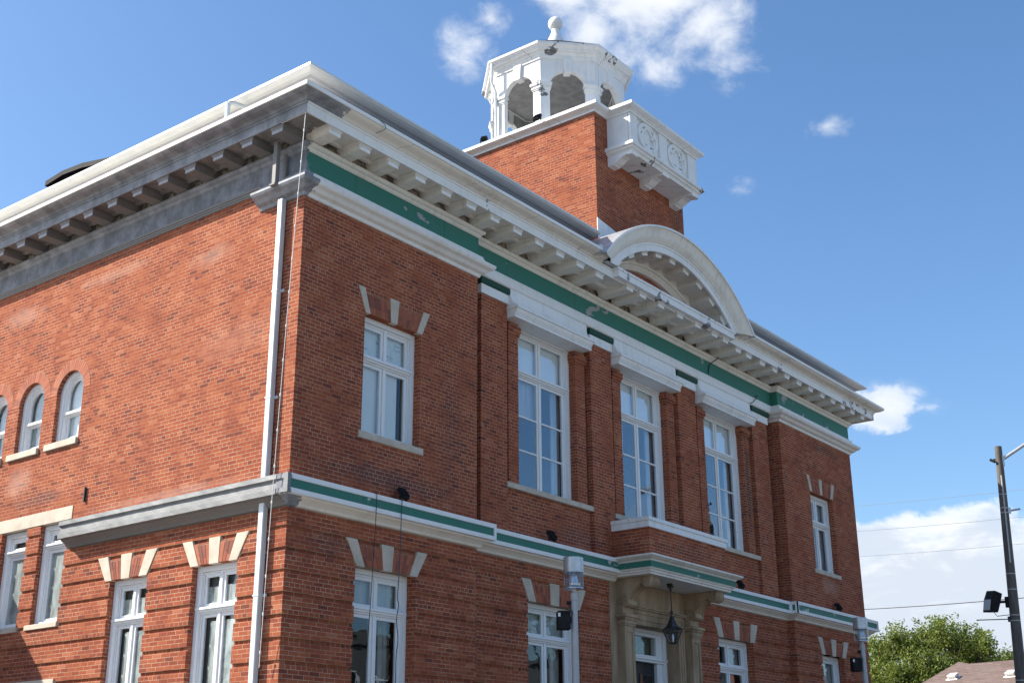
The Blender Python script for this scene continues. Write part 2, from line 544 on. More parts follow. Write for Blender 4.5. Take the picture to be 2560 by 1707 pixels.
# ------------------------------------------------------------------ mesh helpers
class MB:
    def __init__(s):
        s.v, s.f, s.mi, s.tone = [], [], [], []

    def face(s, pts, mi=0, tone=0.5):
        b = len(s.v)
        s.v += [tuple(p) for p in pts]
        s.f.append(tuple(range(b, b + len(pts))))
        s.mi.append(mi)
        s.tone.append(tone)

    def mesh(s, verts, faces, mi=0, tone=0.5):
        b = len(s.v)
        s.v += [tuple(p) for p in verts]
        for f in faces:
            s.f.append(tuple(b + i for i in f))
            s.mi.append(mi)
            s.tone.append(tone)

    def box(s, x0, x1, y0, y1, z0, z1, mi=0, tone=.5, M=None):
        x0, x1 = min(x0, x1), max(x0, x1)
        y0, y1 = min(y0, y1), max(y0, y1)
        vs = [(x0, y0, z0), (x1, y0, z0), (x1, y1, z0), (x0, y1, z0), (x0, y0, z1), (x1, y0, z1), (x1, y1, z1), (x0, y1, z1)]
        if M is not None:
            vs = [M @ Vector(v) for v in vs]
        s.mesh(vs, [(0, 3, 2, 1), (4, 5, 6, 7), (0, 1, 5, 4), (1, 2, 6, 5), (2, 3, 7, 6), (3, 0, 4, 7)], mi, tone)

    def prism(s, pts3, vec, mi=0, tone=.5, caps=True):
        """polygon of 3d points swept along vec"""
        n = len(pts3)
        a = [Vector(p) for p in pts3]
        b = [p + Vector(vec) for p in a]
        fs = [(i, (i + 1) % n, n + (i + 1) % n, n + i) for i in range(n)]
        if caps:
            fs += [tuple(range(n - 1, -1, -1)), tuple(range(n, 2 * n))]
        s.mesh(a + b, fs, mi, tone)

    def ring(s, outer, inner, vec, mi=0):
        """frame between two closed loops of equal length, swept along vec"""
        n = len(outer)
        v = Vector(vec)
        o0 = [Vector(p) for p in outer]
        i0 = [Vector(p) for p in inner]
        vs = o0 + i0 + [p + v for p in o0] + [p + v for p in i0]
        fs = []
        for k in range(n):
            j = (k + 1) % n
            fs += [(k, j, n + j, n + k), (2 * n + j, 2 * n + k, 3 * n + k, 3 * n + j), (k, 2 * n + k, 2 * n + j, j), (n + j, 3 * n + j, 3 * n + k, n + k)]
        s.mesh(vs, fs, mi)

    def tube(s, pts, r, n=8, mi=0, r1=None, caps=True):
        pts = [Vector(p) for p in pts]
        L = len(pts)
        vs, fs = [], []
        prev = None
        for i, p in enumerate(pts):
            if i == 0:
                t = pts[1] - p
            elif i == L - 1:
                t = p - pts[-2]
            else:
                t = pts[i + 1] - pts[i - 1]
            t.normalize()
            a = Vector((0, 0, 1)) if abs(t.z) < .9 else Vector((1, 0, 0))
            if prev is None:
                e1 = t.cross(a).normalized()
            else:
                e1 = (prev - t * prev.dot(t)).normalized()
            prev = e1
            e2 = t.cross(e1)
            rr = r if r1 is None else r + (r1 - r) * i / (L - 1)
            for k in range(n):
                an = 2 * math.pi * k / n
                vs.append(p + e1 * (rr * math.cos(an)) + e2 * (rr * math.sin(an)))
        for i in range(L - 1):
            for k in range(n):
                j = (k + 1) % n
                fs.append((i * n + k, i * n + j, (i + 1) * n + j, (i + 1) * n + k))
        if caps:
            fs += [tuple(range(n - 1, -1, -1)), tuple((L - 1) * n + k for k in range(n))]
        s.mesh(vs, fs, mi)

    def lathe(s, prof, c, n=24, mi=0, ph=0.0):
        """prof: (radius, z); c: centre x, y"""
        vs, fs = [], []
        for r, z in prof:
            for k in range(n):
                a = 2 * math.pi * k / n + ph
                vs.append((c[0] + r * math.cos(a), c[1] + r * math.sin(a), z))
        for i in range(len(prof) - 1):
            for k in range(n):
                j = (k + 1) % n
                fs.append((i * n + k, i * n + j, (i + 1) * n + j, (i + 1) * n + k))
        fs += [tuple(range(n - 1, -1, -1)), tuple((len(prof) - 1) * n + k for k in range(n))]
        s.mesh(vs, fs, mi)

    def sweep(s, path, prof, mi=0, closed_prof=False, caps=True, closed_path=False):
        """moulding: profile of (offset, z) carried along an XY path, mitred; outward is to the right of travel.
        mi may be a list, one per profile strip"""
        P = [Vector((p[0], p[1])) for p in path]
        n = len(P)
        offs = []
        for i in range(n):
            def nrm(a, b):
                d = (b - a).normalized()
                return Vector((d.y, -d.x))
            if closed_path:
                n0, n1_ = nrm(P[i - 1], P[i]), nrm(P[i], P[(i + 1) % n])
            elif i == 0:
                n0 = n1_ = nrm(P[0], P[1])
            elif i == n - 1:
                n0 = n1_ = nrm(P[-2], P[-1])
            else:
                n0, n1_ = nrm(P[i - 1], P[i]), nrm(P[i], P[i + 1])
            m = n0 + n1_
            m = m / max(1e-6, m.dot(n0))
            offs.append(m)
        k = len(prof)
        vs = []
        for p, o in zip(P, offs):
            for d, z in prof:
                q = p + o * d
                vs.append((q.x, q.y, z))
        segs = k if closed_prof else k - 1
        last = n if closed_path else n - 1
        for i in range(last):
            i2 = (i + 1) % n
            for j in range(segs):
                j2 = (j + 1) % k
                mm = mi[j] if isinstance(mi, (list, tuple)) else mi
                s.mesh([vs[i * k + j], vs[i2 * k + j], vs[i2 * k + j2], vs[i * k + j2]], [(0, 1, 2, 3)], mm)
        if caps and not closed_path:
            mm = mi[0] if isinstance(mi, (list, tuple)) else mi
            s.face([vs[j] for j in range(k)][::-1], mm)
            s.face([vs[(n - 1) * k + j] for j in range(k)], mm)

    def holed(s, outer, holes, to3, depth_vec=None, mi=0, rmi=None):
        """flat polygon (2d) with holes, plus reveals run inward along depth_vec"""
        loops = [[Vector((p[0], p[1], 0)) for p in outer]] + [[Vector((p[0], p[1], 0)) for p in h] for h in holes]
        flat = [p for l in loops for p in l]
        tris = tessellate_polygon(loops)
        vs = [to3(p.x, p.y) for p in flat]
        s.mesh(vs, [tuple(t) for t in tris], mi)
        if depth_vec is not None:
            dv = Vector(depth_vec)
            for h in holes:
                n = len(h)
                for i in range(n):
                    a, b = Vector(to3(*h[i])), Vector(to3(*h[(i + 1) % n]))
                    s.face([a, b, b + dv, a + dv], mi if rmi is None else rmi)

    def build(s, name, mats, parent=None, smooth=False, fix=True, bev=0.0, cut_z=None):
        me = bpy.data.meshes.new(name)
        me.from_pydata(s.v, [], s.f)
        if not isinstance(mats, (list, tuple)):
            mats = [mats]
        for m in mats:
            me.materials.append(m)
        me.polygons.foreach_set('material_index', s.mi)
        at = me.attributes.new('tone', 'FLOAT', 'FACE')
        at.data.foreach_set('value', s.tone)
        bm = bmesh.new()
        bm.from_mesh(me)
        if fix:
            bmesh.ops.remove_doubles(bm, verts=bm.verts, dist=1e-5)
            bmesh.ops.recalc_face_normals(bm, faces=bm.faces)
        if cut_z is not None:
            bmesh.ops.bisect_plane(bm, geom=bm.verts[:] + bm.edges[:] + bm.faces[:], plane_co=(0, 0, cut_z), plane_no=(0, 0, -1), clear_outer=True)
        if bev:
            ed = [e for e in bm.edges if len(e.link_faces) == 2 and e.calc_face_angle(0) > .6]
            bmesh.ops.bevel(bm, geom=ed, offset=bev, segments=1, affect='EDGES', clamp_overlap=True)
        bm.to_mesh(me)
        bm.free()
        if smooth:
            me.polygons.foreach_set('use_smooth', [True] * len(me.polygons))
            try:
                me.set_sharp_from_angle(angle=D2R(38))
            except Exception:
                pass
        o = bpy.data.objects.new(name, me)
        COL.objects.link(o)
        if parent is not None:
            adopt(o, parent)
        return o


def adopt(o, parent):
    o.parent = parent
    o.matrix_parent_inverse = WM[parent.name].inverted() if parent.name in WM else Matrix.Identity(4)


WM = {}


def tag(o, label, cat, group=None, kind=None):
    o['label'] = label
    if cat:
        o['category'] = cat
    if group:
        o['group'] = group
    if kind:
        o['kind'] = kind
    return o


def thing(name, label, cat, loc, group=None):
    o = bpy.data.objects.new(name, None)
    o.empty_display_size = .3
    COL.objects.link(o)
    o.location = loc
    WM[o.name] = Matrix.Translation(Vector(loc))
    return tag(o, label, cat, group)


def structure(o):
    o['kind'] = 'structure'
    return o


# ------------------------------------------------------------------ ground
GZ = -0.5
BW = 22.447          # width of the front
PV = 4.68            # width of an end bay
PR = BW - PV - .02   # left edge of right end bay
YM = 0.20            # depth of the middle piers
BD = 24.0            # depth of the building

b = MB()
b.face([(-900, -900, GZ), (900, -900, GZ), (900, 900, GZ), (-900, 900, GZ)])
structure(b.build('ground', plain('packed_ground', (.20, .185, .16), (.13, .125, .105), .95, 3, detail=6, bs=.4), fix=False))
b = MB()
b.box(-8, 60, -14.0, -4.0, GZ - .2, GZ + .004)
b.box(-16, -8.0, -70, 70, GZ - .2, GZ + .004)
b.box(-8, 60, -14.01, -14.0, GZ - .2, GZ + .004)
structure(b.build('road', M_asph, fix=False))
b = MB()
b.box(-7.85, 60, -3.85, -.0, GZ - .2, GZ + .12)
b.box(-7.85, -.0, 0, 60, GZ - .2, GZ + .12)
b.box(-8, 60, -26, -14.15, GZ - .2, GZ + .12)
b.box(-40, -16.15, -70, 70, GZ - .2, GZ + .12)
structure(b.build('pavement', M_pave))
b = MB()
b.box(-8, 60, -4.0, -3.85, GZ - .2, GZ + .13)
b.box(-8, -7.85, -3.85, 60, GZ - .2, GZ + .13)
b.box(-8, 60, -14.15, -14.0, GZ - .2, GZ + .13)
b.box(-16.15, -16, -70, 70, GZ - .2, GZ + .13)
structure(b.build('kerb', M_kerb))

# ------------------------------------------------------------------ town hall
hall = thing('town_hall', 'red brick town hall with white bracketed cornice, green bands and octagonal cupola', 'building', (BW / 2, BD / 2, GZ))
HP = lambda mb, name, mats, **k: mb.build(name, mats, hall, **k)


def arch_pts(uc, hw, z0, zs, n=14, grow=0.0, flat_bottom=None):
    """outline: straight sides from z0 to spring zs, semicircle above"""
    r = hw + grow
    pts = [(uc - r, z0), (uc + r, z0)]
    for i in range(n + 1):
        a = math.pi * i / n
        pts.append((uc + r * math.cos(a), zs + r * math.sin(a)))
    return pts


# openings --------------------------------------------------------------
ARCHED = [(6.337, .43), (7.625, .43), (8.91, .43), (10.2, .43)]    # centre y, half width
AZ0, AZS, AZT = 7.595, 8.575, 9.005
UPW = [(1.565, 3.035), (19.40, 20.86)]
UZ0, UZ1 = 7.02, 9.175
LOWZ = 4.745
LZ0 = 2.25
LOWF = [(1.55, 3.02, 0), (6.50, 8.24, YM), (14.01, 15.75, YM), (19.30, 20.70, 0)]
DOORX = (9.36, 13.06)
SIDEL = [(1.10, 2.205), (3.39, 4.445)]
SIDET = [(5.92, 6.78), (7.215, 8.07), (8.52, 9.37)]
ST0, ST1 = 4.17, 6.01

# upper wall --------------------------------------------------------------
b = MB()
side3 = lambda u, v: (0.0, u, v)
front3 = lambda u, v: (u, 0.0, v)
holes = [arch_pts(c, hw, AZ0, AZS) for c, hw in ARCHED]
b.holed([(0, 5.56), (5.84, 5.56), (5.84, 6.02), (BD, 6.02), (BD, 12.2), (0, 12.2)], holes, side3, (.16, 0, 0))
for x0, x1, w in ((0, PV, UPW[0]), (PR, BW, UPW[1])):
    b.holed([(x0, 5.56), (x1, 5.56), (x1, 12.2), (x0, 12.2)], [[(w[0], UZ0), (w[1], UZ0), (w[1], UZ1), (w[0], UZ1)]], front3, (0, .30, 0))
# returns of the end bays
b.face([(PV, 0, 5.56), (PV, .6, 5.56), (PV, .6, 12.2), (PV, 0, 12.2)])
b.face([(PR, 0, 5.56), (PR, .6, 5.56), (PR, .6, 12.2), (PR, 0, 12.2)])
b.face([(BW, 0, 5.56), (BW, BD, 5.56), (BW, BD, 12.2), (BW, 0, 12.2)])
b.face([(0, BD, -.5), (BW, BD, -.5), (BW, BD, 12.2), (0, BD, 12.2)])
HP(b, 'upper_wall', BR, fix=False)

# middle bays: piers, jambs, spandrels
PIERS = [(5.04, 5.875), (8.875, 9.715), (12.66, 13.515), (16.52, 17.39)]
MIDW = [(6.36, 8.405), (10.22, 12.23), (14.04, 16.07)]
b = MB()
for x0, x1 in PIERS:
    b.box(x0, x1, YM, .62, 5.5, 12.0)
for w0, w1 in MIDW:
    for a, c in ((w0 - .335, w0), (w1, w1 + .365)):
        b.box(a, c, .285, .62, 6.93, 10.43)
        b.box(a - .025 if a < w0 - .1 else a - .02, c + .025, .262, .5, 10.13, 10.195)
        b.box(a - .045 if a < w0 - .1 else a - .04, c + .045, .238, .5, 10.195, 10.33)
edges = [PV] + [e for w in MIDW for e in w] + [PR]
mid3 = lambda u, v: (u, .46, v)
b.holed([(PV, 5.5), (PR, 5.5), (PR, 12.1), (PV, 12.1)], [[(w0, 7.0), (w1, 7.0), (w1, 10.47), (w0, 10.47)] for w0, w1 in MIDW], mid3, (0, .25, 0))
for p, q in zip(PIERS[:-1], PIERS[1:]):
    b.box(p[1], q[0], .287, .455, 5.5, 6.88)
    b.box(p[1], q[0], .205, .455, 10.95, 12.0)
HP(b, 'middle_bay_wall', BR, fix=False)

# lower rusticated wall -------------------------------------------------------
GD = .036


def rust_prof(z0, z1, inner=-.34):
    """(offset, z) zig-zag of bands and sunk courses between z0 and z1"""
    pts = []
    cuts = []
    k = -6
    while True:
        zb = 5.1776 - .343 * k
        if zb < z0 - .4:
            break
        cuts.append((zb - ROW, zb))
        k += 1
    cuts = sorted(cuts)
    z = z0
    pts = []
    inside0 = any(a < z0 < c for a, c in cuts)
    pts.append((-GD if inside0 else 0.0, z0))
    for a, c in cuts:
        if c <= z0 or a >= z1:
            continue
        if a > z0:
            pts += [(0.0, a), (-GD, a)]
        if c < z1:
            pts += [(-GD, c), (0.0, c)]
    last = pts[-1][0]
    pts.append((last, z1))
    return pts + [(inner, z1), (inner, z0)]


b = MB()
cr = lambda path, z0, z1: b.sweep(path, rust_prof(z0, z1), closed_prof=True)
FULL = [(0, 5.86), (0, 0), (PV, 0), (PV, YM), (PR, YM), (PR, 0), (BW, 0), (BW, BD)]
# above the window heads (below the string course)
b.sweep([(0, 5.86), (0, 0), (PV, 0), (PV, YM), (DOORX[0], YM)], rust_prof(LOWZ, 5.54), closed_prof=True)
b.sweep([(DOORX[1], YM), (PR, YM), (PR, 0), (BW, 0), (BW, BD)], rust_prof(LOWZ, 5.54), closed_prof=True)
# between the windows
segs = [[(0, SIDEL[0][0]), (0, 0), (LOWF[0][0], 0)],
        [(LOWF[0][1], 0), (PV, 0), (PV, YM), (LOWF[1][0], YM)],
        [(LOWF[1][1], YM), (DOORX[0], YM)],
        [(DOORX[1], YM), (LOWF[2][0], YM)],
        [(LOWF[2][1], YM), (PR, YM), (PR, 0), (LOWF[3][0], 0)],
        [(LOWF[3][1], 0), (BW, 0), (BW, BD)],
        [(0, SIDEL[1][0]), (0, SIDEL[0][1])],
        [(0, 5.86), (0, SIDEL[1][1])]]
for s_ in segs:
    b.sweep(s_, rust_prof(LZ0, LOWZ), closed_prof=True)
b.sweep([(0, 5.86), (0, 0), (PV, 0), (PV, YM), (DOORX[0], YM)], rust_prof(GZ, LZ0), closed_prof=True)
b.sweep([(DOORX[1], YM), (PR, YM), (PR, 0), (BW, 0), (BW, BD)], rust_prof(GZ, LZ0), closed_prof=True)
# side, beyond the end of the string course: tall windows
b.sweep([(0, BD), (0, 5.86)], rust_prof(GZ, ST0), closed_prof=True)
ee = [5.86] + [e for w in SIDET for e in w] + [BD]
for i in range(0, len(ee), 2):
    b.sweep([(0, ee[i + 1]), (0, ee[i])], rust_prof(ST0, ST1 + .01), closed_prof=True)
HP(b, 'lower_wall', BR, fix=False)

# inner lining so that nothing outside shows through the rooms
b = MB()
b.box(.9, BW - .9, 1.4, BD - .9, GZ, 5.4)
b.box(.9, BW - .9, 1.4, BD - .9, 5.5, 11.9)
HP(b, 'room_lining', M_dark)

# stone lintel band on the side
b = MB()
b.box(-.012, .12, 5.79, 12.0, ST1 + .012, 6.275)
HP(b, 'stone_lintel', M_stone, bev=.004)
b = MB()
b.box(-.03, .10, 5.78, 7.18, 2.75, 3.165)
HP(b, 'stone_lintel', M_stone, bev=.004)
b = MB()
b.box(-.045, -.01, 5.425, 5.455, 6.285, 6.56)
HP(b, 'iron_anchor', M_iron)

# ------------------------------------------------------------------ windows
def mapper(axis, y0):
    if axis == 'front':
        return lambda u, d, z: (u, y0 + d, z)
    return lambda u, d, z: (d, u, z)


def lbox(b, mp, u0, u1, d0, d1, z0, z1, mi=0):
    p, q = mp(u0, d0, z0), mp(u1, d1, z1)
    b.box(p[0], q[0], p[1], q[1], z0, z1, mi)


def sash(b, mp, u0, u1, d, z0, z1, w=.055, th=.05, bars=(), vb=()):
    lbox(b, mp, u0, u0 + w, d, d + th, z0, z1)
    lbox(b, mp, u1 - w, u1, d, d + th, z0, z1)
    lbox(b, mp, u0 + w, u1 - w, d + .001, d + th - .001, z0, z0 + w * 1.15)
    lbox(b, mp, u0 + w, u1 - w, d + .001, d + th - .001, z1 - w, z1)
    for z in bars:
        lbox(b, mp, u0 + w, u1 - w, d + .004, d + th - .004, z - .018, z + .018)


def window(axis, y0, u0, u1, z0, z1, dep, ztr, muntins=(), glass=None, curtains=(), fr=.085, sill=None, stones=None, two=True, label=None):
    mp = mapper(axis, y0)
    root = MB()
    # outer frame (brick mould) is the window's own mesh
    lbox(root, mp, u0, u0 + fr, dep, dep + .17, z0, z1)
    lbox(root, mp, u1 - fr, u1, dep, dep + .17, z0, z1)
    lbox(root, mp, u0 + fr, u1 - fr, dep, dep + .17, z1 - fr, z1)
    lbox(root, mp, u0 + fr, u1 - fr, dep, dep + .17, z0, z0 + .05)
    # stepped inner stop
    st = .035
    lbox(root, mp, u0 + fr, u0 + fr + st, dep + .055, dep + .17, z0 + .05, z1 - fr)
    lbox(root, mp, u1 - fr - st, u1 - fr, dep + .055, dep + .17, z0 + .05, z1 - fr)
    lbox(root, mp, u0 + fr + st, u1 - fr - st, dep + .055, dep + .17, z1 - fr - st, z1 - fr)
    w = HP(root, 'window', M_frame, bev=.004)
    if label:
        w['label'] = label
    # transom and mullion
    a, c = u0 + fr, u1 - fr
    cu = (u0 + u1) / 2
    f = MB()
    lbox(f, mp, u0 + .01, u1 - .01, dep - .018, dep + .16, ztr - .018, ztr + .02)
    lbox(f, mp, a - .02, c + .02, dep + .012, dep + .16, ztr - .055, ztr - .0181)
    lbox(f, mp, a, c, dep + .045, dep + .16, ztr - .085, ztr - .0551)
    if two:
        lbox(f, mp, cu - .028, cu + .028, dep + .05, dep + .165, z0 + .05, ztr - .086)
        lbox(f, mp, cu - .028, cu + .028, dep + .05, dep + .165, ztr + .021, z1 - fr)
    f.build('transom', M_frame, w, bev=.003)
    s = MB()
    g = MB()
    a2, c2 = a + st, c - st
    ds = dep + .075
    cols = ((a2, cu - .028), (cu + .028, c2)) if two else ((a2, c2),)
    for l, r in cols:
        sash(s, mp, l, r, ds, ztr + .021, z1 - fr - st)
        sash(s, mp, l, r, ds, z0 + .05, ztr - .086, bars=muntins)
        lbox(g, mp, l + .04, r - .04, ds + .02, ds + .026, ztr + .06, z1 - fr - st - .03)
        lbox(g, mp, l + .04, r - .04, ds + .02, ds + .026, z0 + .09, ztr - .12)
    s.build('sash', M_frame, w, bev=.003)
    g.build('pane', glass or M_glass, w)
    for (l, r, q0, q1, dd, mat, nm) in curtains:
        q = MB()
        L, R = u0 + (u1 - u0) * l, u0 + (u1 - u0) * r
        n = max(2, int((R - L) / .045))
        if nm == 'curtain':
            pts = [mp(L + (R - L) * i / n, dep + .135 + dd + (.025 if i % 2 else -.01) + random.uniform(-.008, .008), q0) for i in range(n + 1)]
            back = [mp(L + (R - L) * i / n, dep + .155 + dd + (.025 if i % 2 else -.01), q0) for i in range(n, -1, -1)]
            q.prism(pts + back, (0, 0, q1 - q0))
        else:
            lbox(q, mp, L, R, dep + .135 + dd, dep + .145 + dd, q0, q1)
        q.build(nm, mat, w)
    if sill:
        q = MB()
        lbox(q, mp, *sill)
        q.build('sill', M_stone, w, bev=.008)
    if stones:
        (topz, botz, quads) = stones
        brz = botz + (topz - botz) * .78
        for (t0, t1, b0, b1) in quads:
            q = MB()
            q.prism([mp(b0, -.014, botz - .012), mp(b1, -.014, botz - .012), mp(t1, -.014, topz), mp(t0, -.014, topz)], Vector(mp(0, .1, 0)) - Vector(mp(0, 0, 0)))
            q.build('voussoir', M_stone, w, bev=.005)
        qs = sorted(quads, key=lambda t: t[2])
        for A, B in ((qs[0], qs[1]), (qs[1], qs[2])):
            q = MB()
            n = max(3, round((B[2] - A[3]) / .072))
            kz = (brz - botz) / (topz - botz)
            lb, rb = A[3], B[2]
            lt, rt_ = A[3] + (A[1] - A[3]) * kz, B[2] + (B[0] - B[2]) * kz
            dv = Vector(mp(0, .05, 0)) - Vector(mp(0, 0, 0))
            q.prism([mp(lb, -.001, botz), mp(rb, -.001, botz), mp(rt_, -.001, brz + .006), mp(lt, -.001, brz + .006)], Vector(mp(0, .31, 0)) - Vector(mp(0, 0, 0)), 1)
            for i in range(n):
                cut = random.choice((.34, .62, .5, 1.0))
                parts = [(0, cut), (cut, 1)] if cut < 1 else [(0, 1)]
                for (v0, v1) in parts:
                    def pt(t, v):
                        return mp((lb + (rb - lb) * t) * (1 - v) + (lt + (rt_ - lt) * t) * v, -.006, botz + (brz - botz) * v)
                    e = .07
                    t0, t1 = (i + e) / n, (i + 1 - e) / n
                    q.prism([pt(t0, v0 + .008), pt(t1, v0 + .008), pt(t1, v1 - .008), pt(t0, v1 - .008)], dv, 0, random.random() * .8)
            q.build('flat_arch', [WBR, M_mortar], w)
    return w


def stones(u0, u1, kw=1.0):
    """three splayed stones measured from the photograph, for an opening u0..u1"""
    c = (u0 + u1) / 2
    return c


BL = lambda l, r, q0, q1, d=.08, m=None: (l, r, q0, q1, d, m or M_blind, 'blind')
CU = lambda l, r, q0, q1, d=.1, m=None: (l, r, q0, q1, d, m or M_curt, 'curtain')
# upper end bays
window('front', 0, 1.565, 3.035, UZ0, UZ1, .15, 8.44, glass=M_glass, sill=(1.49, 3.13, -.035, .30, 6.895, 7.02),
       curtains=(BL(.02, .98, 8.44, 9.15, .03, M_etch), BL(.0, .81, 7.02, 8.42, .03), CU(.92, .98, 7.02, 8.42, .1)),
       stones=(9.635, 9.185, [(1.381, 1.541, 1.584, 1.700), (2.192, 2.435, 2.225, 2.390), (3.097, 3.269, 2.920, 3.063)]))
window('front', 0, 19.40, 20.86, UZ0, UZ1, .15, 8.41, glass=M_glass, sill=(19.28, 20.95, -.035, .30, 6.905, 7.02),
       curtains=(BL(.02, .98, 8.41, 9.15, .06, M_curt), CU(.02, .95, 7.02, 8.4, .1)),
       stones=(9.65, 9.21, [(19.235, 19.40, 19.40, 19.54), (20.03, 20.222, 20.055, 20.197), (20.876, 21.053, 20.72, 20.885)]))
# tall middle windows
for i, (w0, w1) in enumerate(MIDW):
    sl = (PIERS[i][1] + .002, PIERS[i + 1][0] - .002, -.006, .28, 6.875, 6.985)
    window('front', YM, w0, w1, 7.0, 10.47, .25, 9.49, muntins=(8.56, 7.84), glass=M_glassr, sill=sl, fr=.10,
           curtains=(BL(.02, .98, 9.5, 10.4, .03), BL(.02, .52 if i == 0 else .3, 8.60, 9.45, .07, M_curt), CU(.80, .95, 7.02, 9.45, .10), CU(.04, .12, 7.02, 9.45, .13)))
# lower front windows
window('front', 0, 1.55, 3.02, LZ0, LOWZ, .19, 4.10, glass=M_glass, sill=(1.45, 3.12, -.04, .3, LZ0 - .12, LZ0),
       curtains=(BL(.02, .98, 4.1, 4.7, .05, M_curt), CU(.10, .38, 2.3, 4.05, .25), CU(.80, .98, 2.3, 4.05, .25)),
       stones=(5.168, 4.742, [(1.315, 1.568, 1.571, 1.766), (2.154, 2.457, 2.205, 2.421), (3.052, 3.316, 2.86, 3.055)]))
window('front', YM, 6.50, 8.24, LZ0, LOWZ, .19, 4.10, glass=M_glass, sill=(6.40, 8.34, -.04, .3, LZ0 - .12, LZ0),
       curtains=(BL(.02, .98, 4.1, 4.7, .05, M_curt), CU(.8, .98, 2.3, 4.05, .2)),
       stones=(5.16, 4.742, [(6.292, 6.591, 6.534, 6.76), (7.232, 7.548, 7.247, 7.525), (8.171, 8.477, 7.97, 8.25)]))
window('front', YM, 14.01, 15.75, LZ0, LOWZ, .19, 4.10, glass=M_glass, sill=(13.9, 15.85, -.04, .3, LZ0 - .12, LZ0),
       curtains=(CU(.52, .95, 4.1, 4.7, .1), CU(.55, .95, 2.3, 4.05, .2)),
       stones=(5.185, 4.742, [(13.807, 14.106, 14.012, 14.259), (14.787, 15.082, 14.806, 15.038), (15.692, 16.033, 15.589, 15.83)]))
window('front', 0, 19.30, 20.70, LZ0, LOWZ, .19, 3.92, glass=M_glass, sill=(19.2, 20.8, -.04, .3, LZ0 - .12, LZ0), two=False,
       curtains=(CU(.02, .98, 3.9, 4.7, .06), CU(.02, .98, 2.3, 3.9, .1)),
       stones=(5.184, 4.745, [(19.10, 19.355, 19.308, 19.514), (19.935, 20.254, 19.948, 20.16), (20.768, 21.072, 20.564, 20.783)]))
# side, ground floor
for (u0, u1), q in zip(SIDEL, ([(2.25, 2.505, 2.047, 2.253), (1.546, 1.83, 1.551, 1.787), (.856, 1.146, 1.103, 1.31)], [(4.543, 4.837, 4.374, 4.565), (3.856, 4.171, 3.888, 4.117), (3.169, 3.472, 3.407, 3.63)])):
    window('side', 0, u0, u1, LZ0, LOWZ, .11, 4.06, glass=M_glass, sill=(u0 - .1, u1 + .1, -.04, .3, LZ0 - .12, LZ0),
           curtains=(BL(.02, .98, 4.06, 4.42, -.02, M_frost), BL(.0, .74, 2.3, 3.86, -.02, M_frost), BL(.0, 1.0, 2.3, 4.7, .05, M_film)),
           stones=(5.172, 4.75, q))
for k, (u0, u1) in enumerate(SIDET[:2]):
    window('side', 0, u0, u1, ST0, ST1, .10, 5.64, glass=M_glass, sill=(u0 - .04, u1 + .12, -.035, .25, 4.075, ST0), two=False,
           curtains=(BL(.10, .98, 4.2, 5.50, -.02, M_frost), BL(.0, 1.0, 4.2, 5.98, .05, M_film)))
window('side', 0, 8.52, 9.37, ST0, ST1, .10, 5.64, glass=M_glass, sill=(8.48, 9.49, -.035, .25, 4.075, ST0), two=False,
       curtains=(BL(.10, .98, 4.2, 5.50, -.02, M_frost), BL(.0, 1.0, 4.2, 5.98, .05, M_film)))


def ring_bricks(b, mp, uc, zs, r0, r1, n, a0=0, a1=math.pi):
    for i in range(n):
        t0, t1 = a0 + (a1 - a0) * (i + .06) / n, a0 + (a1 - a0) * (i + .94) / n
        P = lambda r, a: mp(uc + r * math.cos(a), -.006, zs + r * math.sin(a))
        dv = Vector(mp(0, .05, 0)) - Vector(mp(0, 0, 0))
        b.prism([P(r0, t0), P(r1, t0), P(r1, t1), P(r0, t1)], dv, 0, .35 + random.random() * .6)


for c, hw in ARCHED[:3]:
    mp = mapper('side', 0)
    mk = lambda pts, d: [mp(u, d, z) for u, z in pts]
    b = MB()
    o = arch_pts(c, hw, AZ0, AZS)
    i_ = arch_pts(c, hw - .075, AZ0 + .05, AZS)
    b.ring(mk(o, .09), mk(i_, .09), (.16, 0, 0))
    o2, i2 = arch_pts(c, hw - .075, AZ0 + .05, AZS), arch_pts(c, hw - .115, AZ0 + .08, AZS)
    b.ring(mk(o2, .13), mk(i2, .13), (.12, 0, 0))
    w = HP(b, 'window', M_frame, smooth=True)
    s = MB()
    o3, i3 = arch_pts(c, hw - .115, 8.175, AZS), arch_pts(c, hw - .165, 8.23, AZS)
    s.ring(mk(o3, .16), mk(i3, .16), (.045, 0, 0))
    sash(s, mp, c - hw + .115, c + hw - .115, .205, AZ0 + .08, 8.20, w=.055)
    lbox(s, mp, c - hw + .08, c + hw - .08, .125, .205, 8.185, 8.235)
    s.build('sash', M_frame, w, smooth=True)
    g = MB()
    g.prism(mk(arch_pts(c, hw - .13, 8.2, AZS), .185), (.006, 0, 0))
    lbox(g, mp, c - hw + .14, c + hw - .14, .225, .231, AZ0 + .12, 8.19)
    g.build('pane', M_glass, w)
    q = MB()
    q.prism(mk(arch_pts(c, hw - .02, AZ0 + .05, AZS), .275), (.01, 0, 0))
    q.build('blind', M_frost if abs(c - 6.3) > .5 else M_blind, w)
    q = MB()
    lbox(q, mp, c - hw - .02, c + hw + .17, -.055, .2, 7.465, AZ0)
    q.build('sill', M_stone, w, bev=.008)
    q = MB()
    ring_bricks(q, mp, c, AZS, hw + .004, hw + .215, 27)
    o4, i4 = [], []
    for k in range(25):
        a = math.pi * k / 24
        o4.append((c + (hw + .222) * math.cos(a), AZS + (hw + .222) * math.sin(a)))
        i4.append((c + hw * math.cos(a), AZS + hw * math.sin(a)))
    q.prism(mk(o4 + i4[::-1], -.0015), (.03, 0, 0), 1)
    q.build('brick_arch', [WBR, M_mortar], w)

# ------------------------------------------------------------------ string course (belt)
b = MB()
